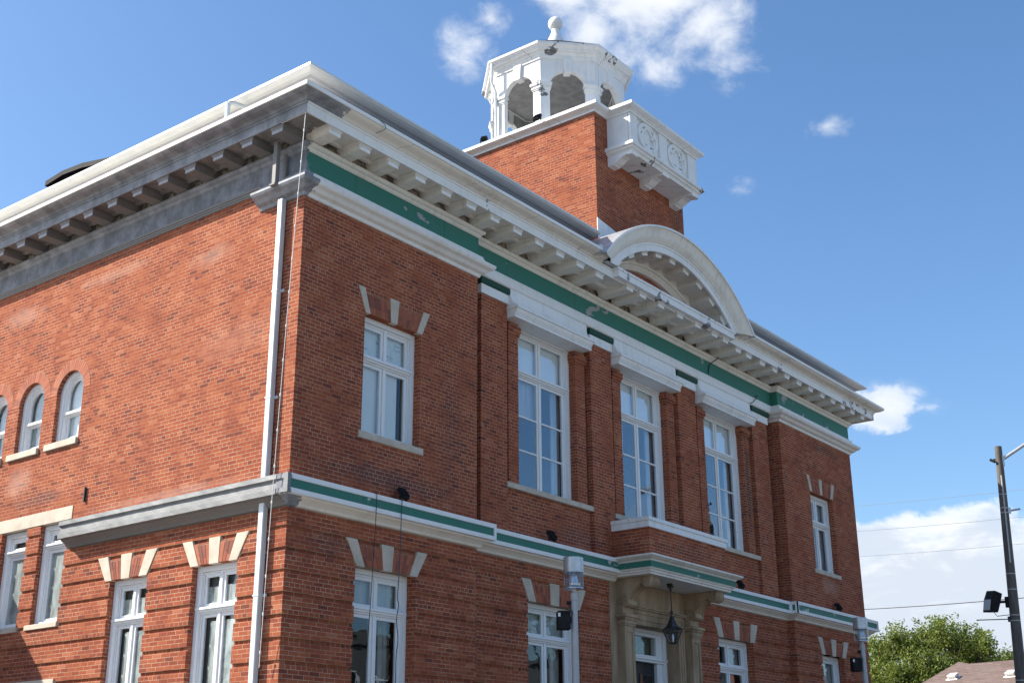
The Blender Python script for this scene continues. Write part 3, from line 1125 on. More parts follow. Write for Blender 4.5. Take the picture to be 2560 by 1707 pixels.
# index: 0 white, 1 green, 2 cream
BELT = [(-.04, 5.935), (.262, 5.915), (.262, 5.835), (.240, 5.832), (.240, 5.69), (.262, 5.687), (.262, 5.612), (.19, 5.605), (.185, 5.585), (.13, 5.555), (.075, 5.515), (.05, 5.475), (-.04, 5.46)]
BM = [0, 0, 0, 1, 0, 0, 0, 2, 2, 2, 2, 2]
b.sweep([(0, .03), (0, 0), (PV, 0), (PV, YM), (9.55, YM)], BELT, BM)
# white corner stiles that close the green panels
for x in (PV + .2625 - .06, ):
    b.box(x, PV + .2635, -.2635, -.235, 5.61, 5.9155)
HP(b, 'string_course', [M_beltw, M_beltg, M_beltc], fix=False)
b = MB()
b.sweep([(12.9, YM), (PR, YM), (PR, 0), (BW, 0), (BW, 4)], BELT, BM)
b.box(PR - .2635, PR - .2, -.2635, -.235, 5.61, 5.9155)
b.box(PR - .2635, PR - .235, -.2635, -.18, 5.61, 5.9155)
b.box(PR - .2635, PR - .235, -.10, -.055, 5.61, 5.9155)
b.box(BW + .20, BW + .2635, -.2635, -.235, 5.61, 5.9155)
b.box(BW + .235, BW + .2635, -.2635, -.20, 5.61, 5.9155)
b.box(PR - .33, PR - .26, -.066, -.035, 5.61, 5.9155)
HP(b, 'string_course', [M_beltw, M_beltg, M_beltc], fix=False)
# zinc clad length on the side
b = MB()
ZB = [(-.04, 5.945), (.266, 5.918), (.270, 5.84), (.225, 5.815), (.232, 5.70), (.270, 5.685), (.270, 5.60), (.19, 5.595), (.185, 5.575), (.13, 5.55), (.075, 5.51), (.05, 5.47), (-.04, 5.455)]
ys = [5.782 - 5.782 * i / 40 for i in range(41)]
b.sweep([(0, y) for y in ys], ZB, [0, 0, 0, 0, 0, 0, 1, 1, 1, 1, 1, 1])
for i in range(len(b.v)):
    x, y, z = b.v[i]
    if x < -.2 and .02 < y < 5.77:
        k = math.sin(y * 37.0 + z * 60) * .5 + math.sin(y * 61 + 1.3 + z * 25) * .5
        b.v[i] = (x + k * .0028, y, z + math.sin(y * 23) * .002)
b.box(-.2665, -.205, -.2665, -.235, 5.606, 5.9165)
b.box(-.2665, -.235, -.235, -.17, 5.606, 5.9165)
HP(b, 'belt_flashing', [M_zinc, M_mod_g], fix=False)

# ------------------------------------------------------------------ architrave, frieze, bed mould
BPATH = [(0, 1.1), (0, 0), (PV, 0), (PV, YM), (PR, YM), (PR, 0), (BW, 0), (BW, BD)]
b = MB()
ARC = [(-.05, 10.83), (.03, 10.845), (.05, 10.90), (.12, 10.93), (.17, 10.985), (.24, 11.02), (.265, 11.06), (.265, 11.10), (.135, 11.125), (.13, 11.175), (.105, 11.178), (.10, 11.235), (.085, 11.238), (.08, 11.285), (-.05, 11.31)]
b.sweep([(0, 1.1), (0, 0), (PV, 0), (PV, YM + .1)], ARC)
HP(b, 'architrave', M_arch, fix=False)
b = MB()
b.sweep([(PR, YM + .1), (PR, 0), (BW, 0), (BW, BD)], ARC)
HP(b, 'architrave', M_arch, fix=False)
b = MB()
MARC = [(-.05, 11.02), (.08, 11.03), (.10, 11.055), (.105, 11.13), (.085, 11.133), (.085, 11.20), (.07, 11.203), (.065, 11.265), (.05, 11.285), (-.05, 11.31)]
b.sweep([(PV, YM), (PR, YM)], MARC)
HP(b, 'architrave', M_archm, fix=False)
b = MB()
SARC = [(-.05, 11.21), (.018, 11.215), (.02, 11.25), (.035, 11.255), (.035, 11.29), (.05, 11.295), (.055, 11.335), (-.05, 11.35)]
b.sweep([(0, BD), (0, 1.09)], SARC)
HP(b, 'architrave', M_mod_g, fix=False)
b = MB()
FRZ = [(-.05, 11.29), (.012, 11.30), (.012, 11.72), (-.05, 11.72)]
b.sweep([(0, BD), (0, 0), (PV, 0), (PV, YM), (PR, YM), (PR, 0), (BW, 0), (BW, BD)], FRZ)
HP(b, 'frieze', M_green, fix=False)
b = MB()
BED = [(-.05, 11.69), (.02, 11.695), (.045, 11.72), (.055, 11.75), (.10, 11.775), (.115, 11.80), (.115, 11.835), (-.05, 11.85)]
b.sweep([(0, BD), (0, 0), (PV, 0), (PV, YM), (PR, YM), (PR, 0), (BW, 0), (BW, BD)], BED)
HP(b, 'bed_moulding', M_bed, fix=False)

# ------------------------------------------------------------------ cornice
cpath = [(0, BD), (0, 0), (BW, 0), (BW, BD)]
b = MB()
# soffit sheets and corona (fascia)
FASC = [(-.3, 12.022), (.585, 12.02), (.590, 11.964), (.6249, 11.960), (.6249, 12.125), (.645, 12.130), (.645, 12.172), (.63, 12.176)]
b.sweep(cpath, FASC, [0, 0, 1, 1, 1, 1, 1], caps=False)
corn = HP(b, 'cornice', [M_soffit, M_fascia], fix=False)
b = MB()
CYM = [(.60, 12.174), (.655, 12.177), (.67, 12.195), (.70, 12.215), (.76, 12.228), (.815, 12.243), (.848, 12.266), (.86, 12.284)]
FIL = [(.86, 12.284), (.8905, 12.284), (.8905, 12.352), (.3, 12.40), (-.2, 12.42)]
b.sweep([(0, BD), (0, 0), (8.2, 0)], CYM, 0, caps=False)
b.sweep([(0, BD), (0, 0), (8.2, 0)], FIL, 1, caps=False)
b.build('crown_moulding', [M_cyma, M_fillet], corn, fix=False, smooth=True)
b = MB()
b.sweep([(14.25, 0), (BW, 0), (BW, BD)], CYM, 0, caps=False)
b.sweep([(14.25, 0), (BW, 0), (BW, BD)], FIL, 1, caps=False)
b.build('crown_moulding', [M_cyma, M_fillet], corn, fix=False, smooth=True)
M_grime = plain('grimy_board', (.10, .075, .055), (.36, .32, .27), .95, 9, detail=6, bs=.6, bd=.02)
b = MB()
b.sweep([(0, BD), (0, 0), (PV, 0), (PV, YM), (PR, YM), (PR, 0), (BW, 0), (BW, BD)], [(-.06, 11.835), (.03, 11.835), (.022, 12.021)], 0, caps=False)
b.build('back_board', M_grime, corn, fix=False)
# open coffer frames between the brackets
b = MB()
b.sweep([(0, BD), (0, 0), (BW, 0), (BW, BD)], [(.10, 12.023), (.10, 11.975), (.15, 11.985), (.17, 12.023)], 0, caps=False)
b.build('soffit_moulding', M_soffit, corn, fix=False)


def modillion_mesh():
    """a bracket block: body, cap moulding, shaped front; runs out along -Y (front) from y=0"""
    b = MB()
    hw = .134
    d = .555
    prof = [(-.22, .0), (-.22, -.172), (d - .001, -.172), (d - .001, -.0)]
    b.prism([(-hw, -p[0], p[1]) for p in prof], (2 * hw, 0, 0))
    cap = [(-.22, -.002), (-.22, -.082), (d + .006, -.082), (d + .022, -.062), (d + .022, -.002)]
    b.prism([(-hw - .028, -p[0], p[1]) for p in cap], (2 * hw + .056, 0, 0))
    b.box(-hw - .013, hw + .013, -d - .004, .2, -.103, -.083)
    # face board in three steps, coloured lighter for the sky light on it
    b.box(-hw - .001, hw + .001, -d - .006, -d, -.173, -.104, 1)
    b.box(-hw - .014, hw + .014, -d - .014, -d - .0041, -.103, -.0831, 1)
    b.box(-hw - .029, hw + .029, -d - .027, -d - .008, -.080, -.004, 1)
    return b


M_mod_g_lit = paint('primer_grey_skylit', (.36, .36, .40), dirt=(.2, .18, .17), amt=.4)  # paler grey puts sky light into the side bracket fronts
mw = modillion_mesh().build('modillion', [M_cream, M_white], corn, bev=.003)  # white fronts on cream bodies: sky light put into the colour
mg = modillion_mesh().build('modillion', [M_mod_g, M_mod_g_lit], corn, bev=.003)
mg.data.name = 'modillion_grey'
done = set()


def place_mod(src, x, y, rz, z=12.02):
    if src.name not in done:
        done.add(src.name)
        o = src
    else:
        o = src.copy()
        COL.objects.link(o)
    o.parent = corn
    o.matrix_parent_inverse = Matrix.Identity(4)
    o.location = (x, y, z)
    o.rotation_euler = (0, 0, rz)
    return o


FX = [.112 + .7365 * k for k in range(12)]
FX = [x for x in FX if x < 8.3]
RXs = [14.55, 15.12, 15.87, 16.585, 17.31, 18.05, 18.78, 19.545, 20.27, 20.93, 21.63, 22.35]
for x in FX + RXs:
    place_mod(mw, x, 0, 0)
for x in (9.30, 9.85, 10.64, 11.50, 12.35, 13.17, 13.72):
    place_mod(mw, x, -.09, 0, 12.035)
for k in range(24):
    place_mod(mg, 0, .155 + .7685 * k, -math.pi / 2)
for k in range(4):
    place_mod(mw, BW, .3 + .74 * k, math.pi / 2)

# projecting tie of the arch
b = MB()
b.box(8.66, 13.98, -.775, -.60, 11.985, 12.135)
b.box(8.62, 14.02, -.80, -.60, 12.135, 12.19)
b.box(8.66, 13.98, -.76, -.20, 12.030, 12.0315, 1)
b.build('corona_projection', [M_fascia, M_soffit], corn, bev=.003)

# ------------------------------------------------------------------ eaves, gutter, roof
for nm, spans in (('gutter', ([(-0.0, BD), (0, 0), (8.62, 0)], [(14.0, 0), (BW + .615, 0), (BW + .615, BD)])),):
    b = MB()
    GU = [(.06, 13.055), (.165, 13.06), (.25, 13.068), (.325, 13.085), (.35, 13.105), (.367, 13.112), (.367, 13.15), (.35, 13.15), (.06, 13.16)]
    for s_ in spans:
        b = MB()
        b.sweep(s_, GU, 0)
        HP(b, 'gutter', M_gutter, fix=False)
SOF = [(.17, 13.057), (-.95, 13.05), (-.95, 12.2)]
b = MB()
b.sweep([(0, BD), (0, 0), (8.62, 0)], SOF, 0, caps=False)
b.face([(8.62, -.17, 13.06), (8.62, .95, 13.05), (8.62, .95, 13.4), (8.62, -.27, 13.15)])
HP(b, 'eave_soffit', M_eave, fix=False)
b = MB()
b.sweep([(14.0, 0), (BW + .615, 0), (BW + .615, BD)], SOF, 0, caps=False)
b.face([(14.0, -.17, 13.06), (14.0, .95, 13.05), (14.0, .95, 13.4), (14.0, -.27, 13.15)])
for i in range(2):
    b.box(22.1 + i * .22, 22.24 + i * .22, .05, .42, 13.04, 13.048, 1)
HP(b, 'eave_soffit', [M_eave, M_dark], fix=False)
b = MB()
x0, x1, y0, y1, zr, ph = -.36, BW + .97, -.36, BD + .4, 13.145, .17
hy = (y1 - y0) / 2
rx0, rx1, ry = x0 + 11, x1 - 11, (y0 + y1) / 2
zt = zr + 11 * ph
A, B_, C_, D_ = (x0, y0, zr), (x1, y0, zr), (x1, y1, zr), (x0, y1, zr)
R0, R1 = (rx0, ry, zt), (rx1, ry, zt)
zn = zr + (zt - zr) * (.35 - y0) / (ry - y0)
b.mesh([A, (8.6, y0, zr), (8.6, .35, zn), (14.02, .35, zn), (14.02, y0, zr), B_, C_, D_, R0, R1], [(0, 1, 2, 3, 4, 5, 9, 8), (5, 6, 9), (6, 7, 8, 9), (7, 0, 8)])
HP(b, 'roof', M_roof, fix=False)
# dark dormer and vent on the roof
b = MB()
b.prism([(2, 11.61, 15.555), (2, 10.9, 15.62), (2, 10.08, 15.563), (2, 8.885, 15.335), (2, 8.0, 15.15), (2, 8.0, 15.03), (2, 8.9, 15.215), (2, 10.1, 15.44), (2, 10.9, 15.50), (2, 11.62, 15.42)], (2.6, 0, 0))
b.prism([(2.1, 11.43, 15.40), (2.1, 10.9, 15.49), (2.1, 10.1, 15.43), (2.1, 8.9, 15.20), (2.1, 8.1, 15.03), (2.1, 8.1, 13.2), (2.1, 11.43, 13.2)], (2.4, 0, 0))
HP(b, 'dormer', M_black)
b = MB()
b.tube([(1.0, 4.33, 13.3), (1.0, 4.33, 14.03)], .05, 10)
b.box(.9, 1.1, 4.2, 4.46, 14.03, 14.10)
HP(b, 'roof_vent', M_black)

# ------------------------------------------------------------------ segmental arch over the cornice
AC = (11.22, 9.36)


def arc_sweep(b, prof, a0, a1, n, mi=0):
    """prof of (radius, y) swept about the Y axis through AC"""
    k = len(prof)
    for i in range(n):
        A0, A1 = a0 + (a1 - a0) * i / n, a0 + (a1 - a0) * (i + 1) / n
        for j in range(k - 1):
            P = lambda r, y, a: (AC[0] + r * math.sin(a), y, AC[1] + r * math.cos(a))
            mm = mi[j] if isinstance(mi, (list, tuple)) else mi
            b.mesh([P(*prof[j], A0), P(*prof[j], A1), P(*prof[j + 1], A1), P(*prof[j + 1], A0)], [(0, 1, 2, 3)], mm)


b = MB()
am = D2R(53)
AP = [(3.955, .2), (3.955, -.715), (3.885, -.72), (3.885, -.775), (4.03, -.78), (4.035, -.80), (4.075, -.805), (4.08, -.82), (4.10, -.835), (4.13, -.86), (4.17, -.90), (4.24, -.93), (4.32, -.955), (4.375, -.985), (4.395, -1.0), (4.395, -1.03), (4.445, -1.03), (4.455, -1.0), (4.455, 1.2)]
arc_sweep(b, AP, -am, am, 64, [0, 0, 1, 1, 1, 1, 1, 2, 2, 2, 2, 2, 2, 2, 1, 1, 3, 3])
arch = HP(b, 'arched_pediment', [M_cream, M_white, M_cream, M_tin], smooth=True, cut_z=12.192)
b = MB()
BP = [(3.64, .2), (3.64, -.0), (3.68, -.02), (3.70, -.05), (3.745, -.07), (3.76, -.11), (3.80, -.125), (3.96, -.125)]
arc_sweep(b, BP, -D2R(42.5), D2R(42.5), 48)
b.build('bed_moulding', M_cream, arch, smooth=True, cut_z=12.192)
b = MB()
b.face([(8.0, .09, 12.19), (14.5, .09, 12.19), (14.5, .09, 13.4), (8.0, .09, 13.4)])
b.build('tympanum', BR, arch, fix=False)
b = MB()
b.face([(8.2, -.79, 12.193), (14.3, -.79, 12.193), (14.3, .2, 12.196), (8.2, .2, 12.196)])
b.build('sill_flashing', M_tin, arch, fix=False)
# ends of the arch where it meets the level moulding
b = MB()
for sx, e in ((-1, 0), (1, 0)):
    xx = AC[0] + sx * 3.30
    b.box(xx - .05, xx + .05, -.86, -.3, 12.17, 12.45)
b.build('arch_foot', M_cream, arch, bev=.01)
am_ = MB()
am_.box(-.125, .125, -.665, .1, -.155, 0)
am_.box(-.155, .155, -.69, .1, -.075, .001)
am_.box(-.14, .14, -.675, .1, -.095, -.074)
am_.box(-.126, .126, -.675, -.665, -.156, -.096, 1)
am_.box(-.141, .141, -.684, -.674, -.0945, -.0755, 1)
am_.box(-.156, .156, -.700, -.688, -.074, .0, 1)
ao = am_.build('modillion', [M_cream, M_white], arch, bev=.003)  # fronts whitened for sky light, like the cornice brackets
for k in range(9):
    a = D2R(-38 + 9.5 * k)
    o = ao if k == 0 else ao.copy()
    if k:
        COL.objects.link(o)
    o.parent = arch
    o.matrix_parent_inverse = Matrix.Identity(4)
    o.location = (AC[0] + 3.955 * math.sin(a), 0, AC[1] + 3.955 * math.cos(a))
    o.rotation_euler = (0, a, 0)

# ------------------------------------------------------------------ hoods and capitals of the middle bays
for w0, w1 in MIDW:
    cx_ = (w0 + w1) / 2 + .0
    x0, x1 = w0 - .46, w1 + .24
    b = MB()
    # concave flare above, moulded edge below; profile (offset from pier face, z)
    HPF = [(-.28, 10.40), (.19, 10.40), (.19, 10.455), (.207, 10.457), (.207, 10.478), (.225, 10.495), (.247, 10.535), (.258, 10.575), (.285, 10.58), (.285, 10.628), (.262, 10.64), (.20, 10.665), (.145, 10.715), (.108, 10.79), (.09, 10.87), (.085, 11.02), (-.28, 11.02)]
    b.prism([(x0 + .0, YM - d, z) for d, z in HPF], (x1 - x0, 0, 0))
    # mitred return of the lower moulding at both ends
    b.box(x0 - .012, x0, YM - .20, YM, 10.40, 10.455)
    b.box(x0 - .035, x0, YM - .287, YM, 10.578, 10.63)
    b.box(x1, x1 + .035, YM - .287, YM, 10.578, 10.63)
    b.box(x1, x1 + .012, YM - .20, YM, 10.40, 10.455)
    HP(b, 'window_hood', M_white)
for x0, x1 in PIERS:
    b = MB()
    b.box(x0 - .03, x1 + .03, YM - .032, .5, 10.69, 10.885)
    n = 10
    tor = [(.0, 10.885)] + [(.03 + .045 * math.sin(math.pi * i / n), 10.96 - .075 * math.cos(math.pi * i / n)) for i in range(n + 1)] + [(0, 11.04)]
    b.sweep([(x0, .5), (x0, YM), (x1, YM), (x1, .5)], [(d, z) for d, z in tor], 1)
    HP(b, 'pier_capital', [M_white, M_greend], fix=False, smooth=False)

# ------------------------------------------------------------------ tower
TX0, TX1, TY0, TY1 = 9.2, 13.25, .1, 5.14
b = MB()
b.box(TX0, TX1, TY0, TY1, 12.5, 16.70)
tower = HP(b, 'tower', BR)
b = MB()
COP = [(-.2, 16.66), (.028, 16.66), (.030, 16.705), (.048, 16.715), (.07, 16.735), (.12, 16.758), (.15, 16.78), (.165, 16.787), (.165, 16.868), (-.2, 16.885)]
tp = [(TX0, TY1), (TX0, TY0), (9.74, TY0), (9.74, -.565), (12.885, -.565), (12.885, TY0), (TX1, TY0), (TX1, TY1)]
b.sweep(tp, COP, 0, closed_path=True)
b.face([(TX0 - .1, TY0 - .1, 16.872), (TX1 + .1, TY0 - .1, 16.872), (TX1 + .1, TY1, 16.872), (TX0 - .1, TY1, 16.872)])
b.face([(9.8, -.5, 16.870), (12.8, -.5, 16.870), (12.8, .2, 16.870), (9.8, .2, 16.870)])
b.build('coping', M_tower_white, tower, fix=False)
b = MB()
b.prism([(TX0 - .012, TY0 - .014, 13.0), (TX0 - .012, TY0 - .014, 13.86), (TX0 + .1, TY0 - .014, 13.84), (11.0, TY0 - .014, 13.62), (11.0, TY0 - .014, 13.0)], (0, .02, 0))
for i in range(9):
    b.box(TX0 - .014, TX0 + .02, TY0 + .1 + i * .55, TY0 + .65 + i * .55, 13.0, 13.50 + .07 * i)
b.build('base_flashing', M_white, tower)
# parapet box in front of the tower
b = MB()
BX0, BX1, BY = 9.74, 12.885, -.565
fr3 = lambda u, v: (u, BY, v)
PAN = [(10.07, 11.08), (11.44, 12.47)]
b.holed([(BX0, 15.84), (BX1, 15.84), (BX1, 16.72), (BX0, 16.72)], [[(p0, 15.93), (p1, 15.93), (p1, 16.69), (p0, 16.69)] for p0, p1 in PAN], fr3, (0, .06, 0))
b.box(BX0, BX1, BY + .06, TY0 + .02, 15.7, 16.7)
b.face([(BX0, BY, 15.84), (BX0, BY + .07, 15.84), (BX0, BY + .07, 16.72), (BX0, BY, 16.72)])
b.face([(BX1, BY, 15.84), (BX1, BY + .07, 15.84), (BX1, BY + .07, 16.72), (BX1, BY, 16.72)])
LED = [(-.3, 15.60), (-.01, 15.60), (.01, 15.64), (.03, 15.665), (.07, 15.685), (.075, 15.72), (.13, 15.745), (.135, 15.80), (.11, 15.82), (.10, 15.845), (.02, 15.86), (-.3, 15.87)]
b.sweep([(BX0, TY0), (BX0, BY), (BX1, BY), (BX1, TY0)], LED)
b.box(BX0 + .01, BX1 - .01, BY + .01, TY0, 15.605, 15.72)
balc = b.build('tower_parapet', M_tower_white, tower, fix=False)
for p0, p1 in PAN:
    q = MB()
    cx_, cz_ = (p0 + p1) / 2, 16.31
    rx, rz = .465, .375

    def band(r0, r1, a0, a1, n, cx=cx_, cz=cz_, k=1.0, y=BY + .012, th=.05):
        o = [(cx + rx * r1 * math.cos(a0 + (a1 - a0) * i / n), y, cz + rz * r1 * math.sin(a0 + (a1 - a0) * i / n)) for i in range(n + 1)]
        ii = [(cx + rx * r0 * math.cos(a0 + (a1 - a0) * i / n), y, cz + rz * r0 * math.sin(a0 + (a1 - a0) * i / n)) for i in range(n, -1, -1)]
        q.prism(o + ii, (0, th, 0))
    o = [(cx_ + rx * math.cos(2 * math.pi * i / 40), BY + .006, cz_ + rz * math.sin(2 * math.pi * i / 40)) for i in range(40)]
    ii = [(cx_ + rx * .74 * math.cos(2 * math.pi * i / 40), BY + .006, cz_ + rz * .74 * math.sin(2 * math.pi * i / 40)) for i in range(40)]
    q.ring(o, ii, (0, .055, 0))
    # curled leaves inside the ring
    for a in (90, 210, 330):
        c0 = (cx_ + rx * .36 * math.cos(D2R(a)), cz_ + rz * .36 * math.sin(D2R(a)))
        band(.22, .40, D2R(a - 100), D2R(a + 120), 14, c0[0], c0[1])
        band(.0, .16, 0, 2 * math.pi, 12, cx_ + rx * .62 * math.cos(D2R(a + 60)), cz_ + rz * .62 * math.sin(D2R(a + 60)))
    q.build('roundel', M_tower_white, tower, bev=.006)
for x0, x1 in ((9.725, 10.005), (11.145, 11.435), (12.56, 12.88)):
    q = MB()
    pr_ = [(TY0 + .02, 15.62), (BY - .02, 15.62), (BY - .02, 15.535), (BY + .10, 15.535), (BY + .12, 15.555), (BY + .19, 15.555)]
    for i in range(9):
        a = i / 8
        pr_.append((BY + .22 + .27 * a, 15.54 - .10 * (1 - math.cos(math.pi * a)) / 2 - .02 * a))
    pr_ += [(BY + .50, 15.40), (TY0 + .02, 15.39)]
    q.prism([(x0, y, z) for y, z in pr_], (x1 - x0, 0, 0))
    q.build('bracket', M_tower_white, tower, bev=.004)

# ------------------------------------------------------------------ cupola
CX, CY = 11.22, 2.62
APO = 1.70
T8 = math.tan(math.pi / 8)


def octo(a, z):
    """octagon with faces square to the walls, apothem a"""
    h = a * T8
    return [(CX - a, CY + h, z), (CX - a, CY - h, z), (CX - h, CY - a, z), (CX + h, CY - a, z), (CX + a, CY - h, z), (CX + a, CY + h, z), (CX + h, CY + a, z), (CX - h, CY + a, z)]


cup_b = MB()
half = APO * T8
OPH, SPR, ZB0, ZT0 = .468, 18.22, 16.84, 19.02
faces8 = []
for k in range(8):
    ang = math.pi + math.pi / 4 * k        # outward direction of the face
    nrm_ = Vector((math.cos(ang), math.sin(ang), 0))
    tg = Vector((-math.sin(ang), math.cos(ang), 0))
    faces8.append((nrm_, tg))
    base = Vector((CX, CY, 0)) + nrm_ * APO
    to3 = lambda u, v, base=base, tg=tg: tuple(base + tg * u + Vector((0, 0, v)))
    hole = [(-OPH, ZB0 + .35), (OPH, ZB0 + .35)] + [(OPH * math.cos(math.pi * i / 18), SPR + OPH * math.sin(math.pi * i / 18)) for i in range(19)]
    hole[0] = (-OPH, ZB0 + .06)
    hole[1] = (OPH, ZB0 + .06)
    cup_b.holed([(-half, ZB0), (half, ZB0), (half, ZT0), (-half, ZT0)], [hole], to3, -nrm_ * .15, 0)
    inb = Vector((CX, CY, 0)) + nrm_ * (APO - .15)
    hi = (APO - .15) * T8
    to3i = lambda u, v, base=inb, tg=tg: tuple(base + tg * u + Vector((0, 0, v)))
    cup_b.holed([(-hi, ZB0), (hi, ZB0), (hi, ZT0), (-hi, ZT0)], [hole], to3i, None, 1)
cupola = HP(cup_b, 'cupola', [M_tower_white, M_ceil], fix=False)
b = MB()
b.face(octo(APO - .1, 18.99))
b.build('ceiling', M_ceil, cupola, fix=False)
b = MB()
b.face(octo(APO - .1, 16.90))
b.build('cupola_floor', M_ceil, cupola, fix=False)
for k in range(8):
    nrm_, tg = faces8[k]
    a1 = math.pi + math.pi / 4 * k + math.pi / 8
    # corner pier capital, wrapping the corner between two faces
    q = MB()
    for (g, z0, z1) in ((.02, 18.10, 18.14), (.04, 18.14, 18.175), (.03, 18.175, 18.235), (.065, 18.235, 18.30)):
        a = APO + g
        n2_, t2 = faces8[(k + 1) % 8]
        c0 = Vector((CX, CY, 0)) + nrm_ * a
        c1 = Vector((CX, CY, 0)) + n2_ * a
        cor = Vector((CX, CY, 0)) + (nrm_ + n2_) / (1 + nrm_.dot(n2_)) * a
        p0 = c0 + tg * (OPH - g * .9)
        p1 = c1 - t2 * (OPH - g * .9)
        pin0, pin1 = p0 - nrm_ * (.12 + g), p1 - n2_ * (.12 + g)
        q.prism([(p.x, p.y, z0) for p in (p0, cor, p1, pin1, pin0)], (0, 0, z1 - z0))
    q.build('pier_capital', M_tower_white, cupola)
    q = MB()
    M = Matrix((tuple([tg.x, -nrm_.x, 0, CX + nrm_.x * APO]), tuple([tg.y, -nrm_.y, 0, CY + nrm_.y * APO]), (0, 0, 1, 0), (0, 0, 0, 1)))
    q.prism([M @ Vector(p) for p in ((-.085, -.06, 18.60), (.085, -.06, 18.60), (.125, -.06, 19.03), (-.125, -.06, 19.03))], nrm_ * -.22)
    q.build('keystone', M_tower_white, cupola, bev=.006)
b = MB()
ENT = [(-.2, 18.985), (.03, 18.985), (.035, 19.03), (.05, 19.045), (.055, 19.10), (.085, 19.13), (.10, 19.145), (.10, 19.185), (.165, 19.20), (.175, 19.245), (.20, 19.262), (.235, 19.30), (.246, 19.31), (.246, 19.375), (.1, 19.40)]
pts = octo(APO, 0)
b.sweep([(p[0], p[1]) for p in pts], ENT, 0, closed_path=True)
b.build('entablature', M_tower_white, cupola, fix=False)
b = MB()
ring_ = octo(APO + .235, 19.385)
ap_ = (CX, CY, 20.70)
for k in range(8):
    b.face([ring_[k], ring_[(k + 1) % 8], ap_])
b.build('cupola_roof', M_roof, cupola, fix=False)
b = MB()
fp = [(.0, 20.40), (.225, 20.42), (.215, 20.68), (.175, 20.76), (.135, 20.86), (.11, 20.95), (.10, 21.02)]
b.lathe(fp, (CX, CY), 20)
bl = [(.20 * math.sin(math.pi * i / 14) if 0 < i < 14 else .001, 21.20 - .205 * math.cos(math.pi * i / 14)) for i in range(15)]
b.lathe(bl, (CX, CY), 28)
b.build('finial', M_fillet, cupola, smooth=True)
b = MB()
lx, ly = CX - APO - .20, CY + .72
b.tube([(lx, ly, 19.30), (lx, ly, 18.72), (lx + .13, ly - .03, 18.50), (lx + .14, ly - .03, 17.0)], .035, 8)
b.build('drain_pipe', M_tower_white, cupola, smooth=True)

# ------------------------------------------------------------------ porch: canopy, balcony, stone doorway
b = MB()
KX0, KX1, KY = 9.49, 12.95, -.74
CAN = [(-.3, 5.545), (.0, 5.545), (.018, 5.552), (.022, 5.585), (.05, 5.60), (.055, 5.63), (.09, 5.655), (.095, 5.672), (.105, 5.675), (.105, 5.80), (.12, 5.805), (.135, 5.832), (.18, 5.85), (.215, 5.872), (.235, 5.885), (.245, 5.89), (.245, 5.925), (.1, 5.955), (-.3, 5.965)]
CMI = [0] * 8 + [1] + [0] * 9
b.sweep([(KX0, .3), (KX0, KY), (KX1, KY), (KX1, .3)], CAN, CMI)
b.box(KX0 + .02, KX1 - .02, KY + .02, .3, 5.548, 5.75)
canopy = HP(b, 'porch_canopy', [M_cream, M_green2], fix=False)
b = MB()
b.face([(KX0 + .05, -.78, 5.962), (KX1 - .05, -.78, 5.962), (KX1 - .05, .2, 5.968), (KX0 + .05, .2, 5.968)])
b.box(9.565, 12.86, -.715, .19, 5.94, 6.57)
HP(b, 'balcony_wall', BR, fix=False)
b = MB()
b.box(9.51, 12.90, -.76, .195, 6.545, 6.68)
b.box(9.488, 12.922, -.782, .195, 6.68, 6.765)
HP(b, 'balcony_cap', M_white, bev=.006)

b = MB()
# back panel over the door and stone side strips
b.box(9.36, 9.64, YM - .012, .9, GZ, 5.54)
b.box(12.80, 13.06, YM - .012, .9, GZ, 5.54)
b.box(9.64, 12.80, YM - .004, .9, 5.035, 5.54)
# architrave round the door, three steps
for g, y in ((.0, YM - .02), (.07, YM + .0), (.13, YM + .02)):
    a0, a1, zt_ = 10.05 + g, 12.40 - g, 5.03 - g * 1.75
    b.box(a0, a0 + .075, y, .9, GZ, zt_)
    b.box(a1 - .075, a1, y, .9, GZ, zt_)
    b.box(a0 + .075, a1 - .075, y + .0, .9, zt_ - .13, zt_)
b.box(9.60, 12.85, YM - .10, .5, 5.02, 5.055)
b.box(9.62, 12.83, YM - .07, .5, 4.985, 5.02)
HP(b, 'door_surround', M_sand, bev=.005)
for x0 in (9.645, 12.445):
    q = MB()
    x1 = x0 + .385
    q.box(x0, x1, .04, .5, GZ, 4.99)
    # sunk panel: a raised frame on the shaft
    q.box(x0 - .0, x0 + .085, .018, .04, GZ, 4.56)
    q.box(x1 - .085, x1, .018, .04, GZ, 4.56)
    q.box(x0 + .085, x1 - .085, .018, .04, 4.44, 4.56)
    for z0, z1, g in ((4.56, 4.60, .02), (4.60, 4.67, .035), (4.70, 4.735, .055), (4.735, 4.80, .09)):
        q.box(x0 - g, x1 + g, .018 - g, .5, z0, z1)
    for i in range(6):
        xx = x0 - .02 + i * .075
        q.box(xx, xx + .04, -.03, .1, 4.665, 4.705)
    HP(q, 'door_pilaster', M_sand, bev=.004)
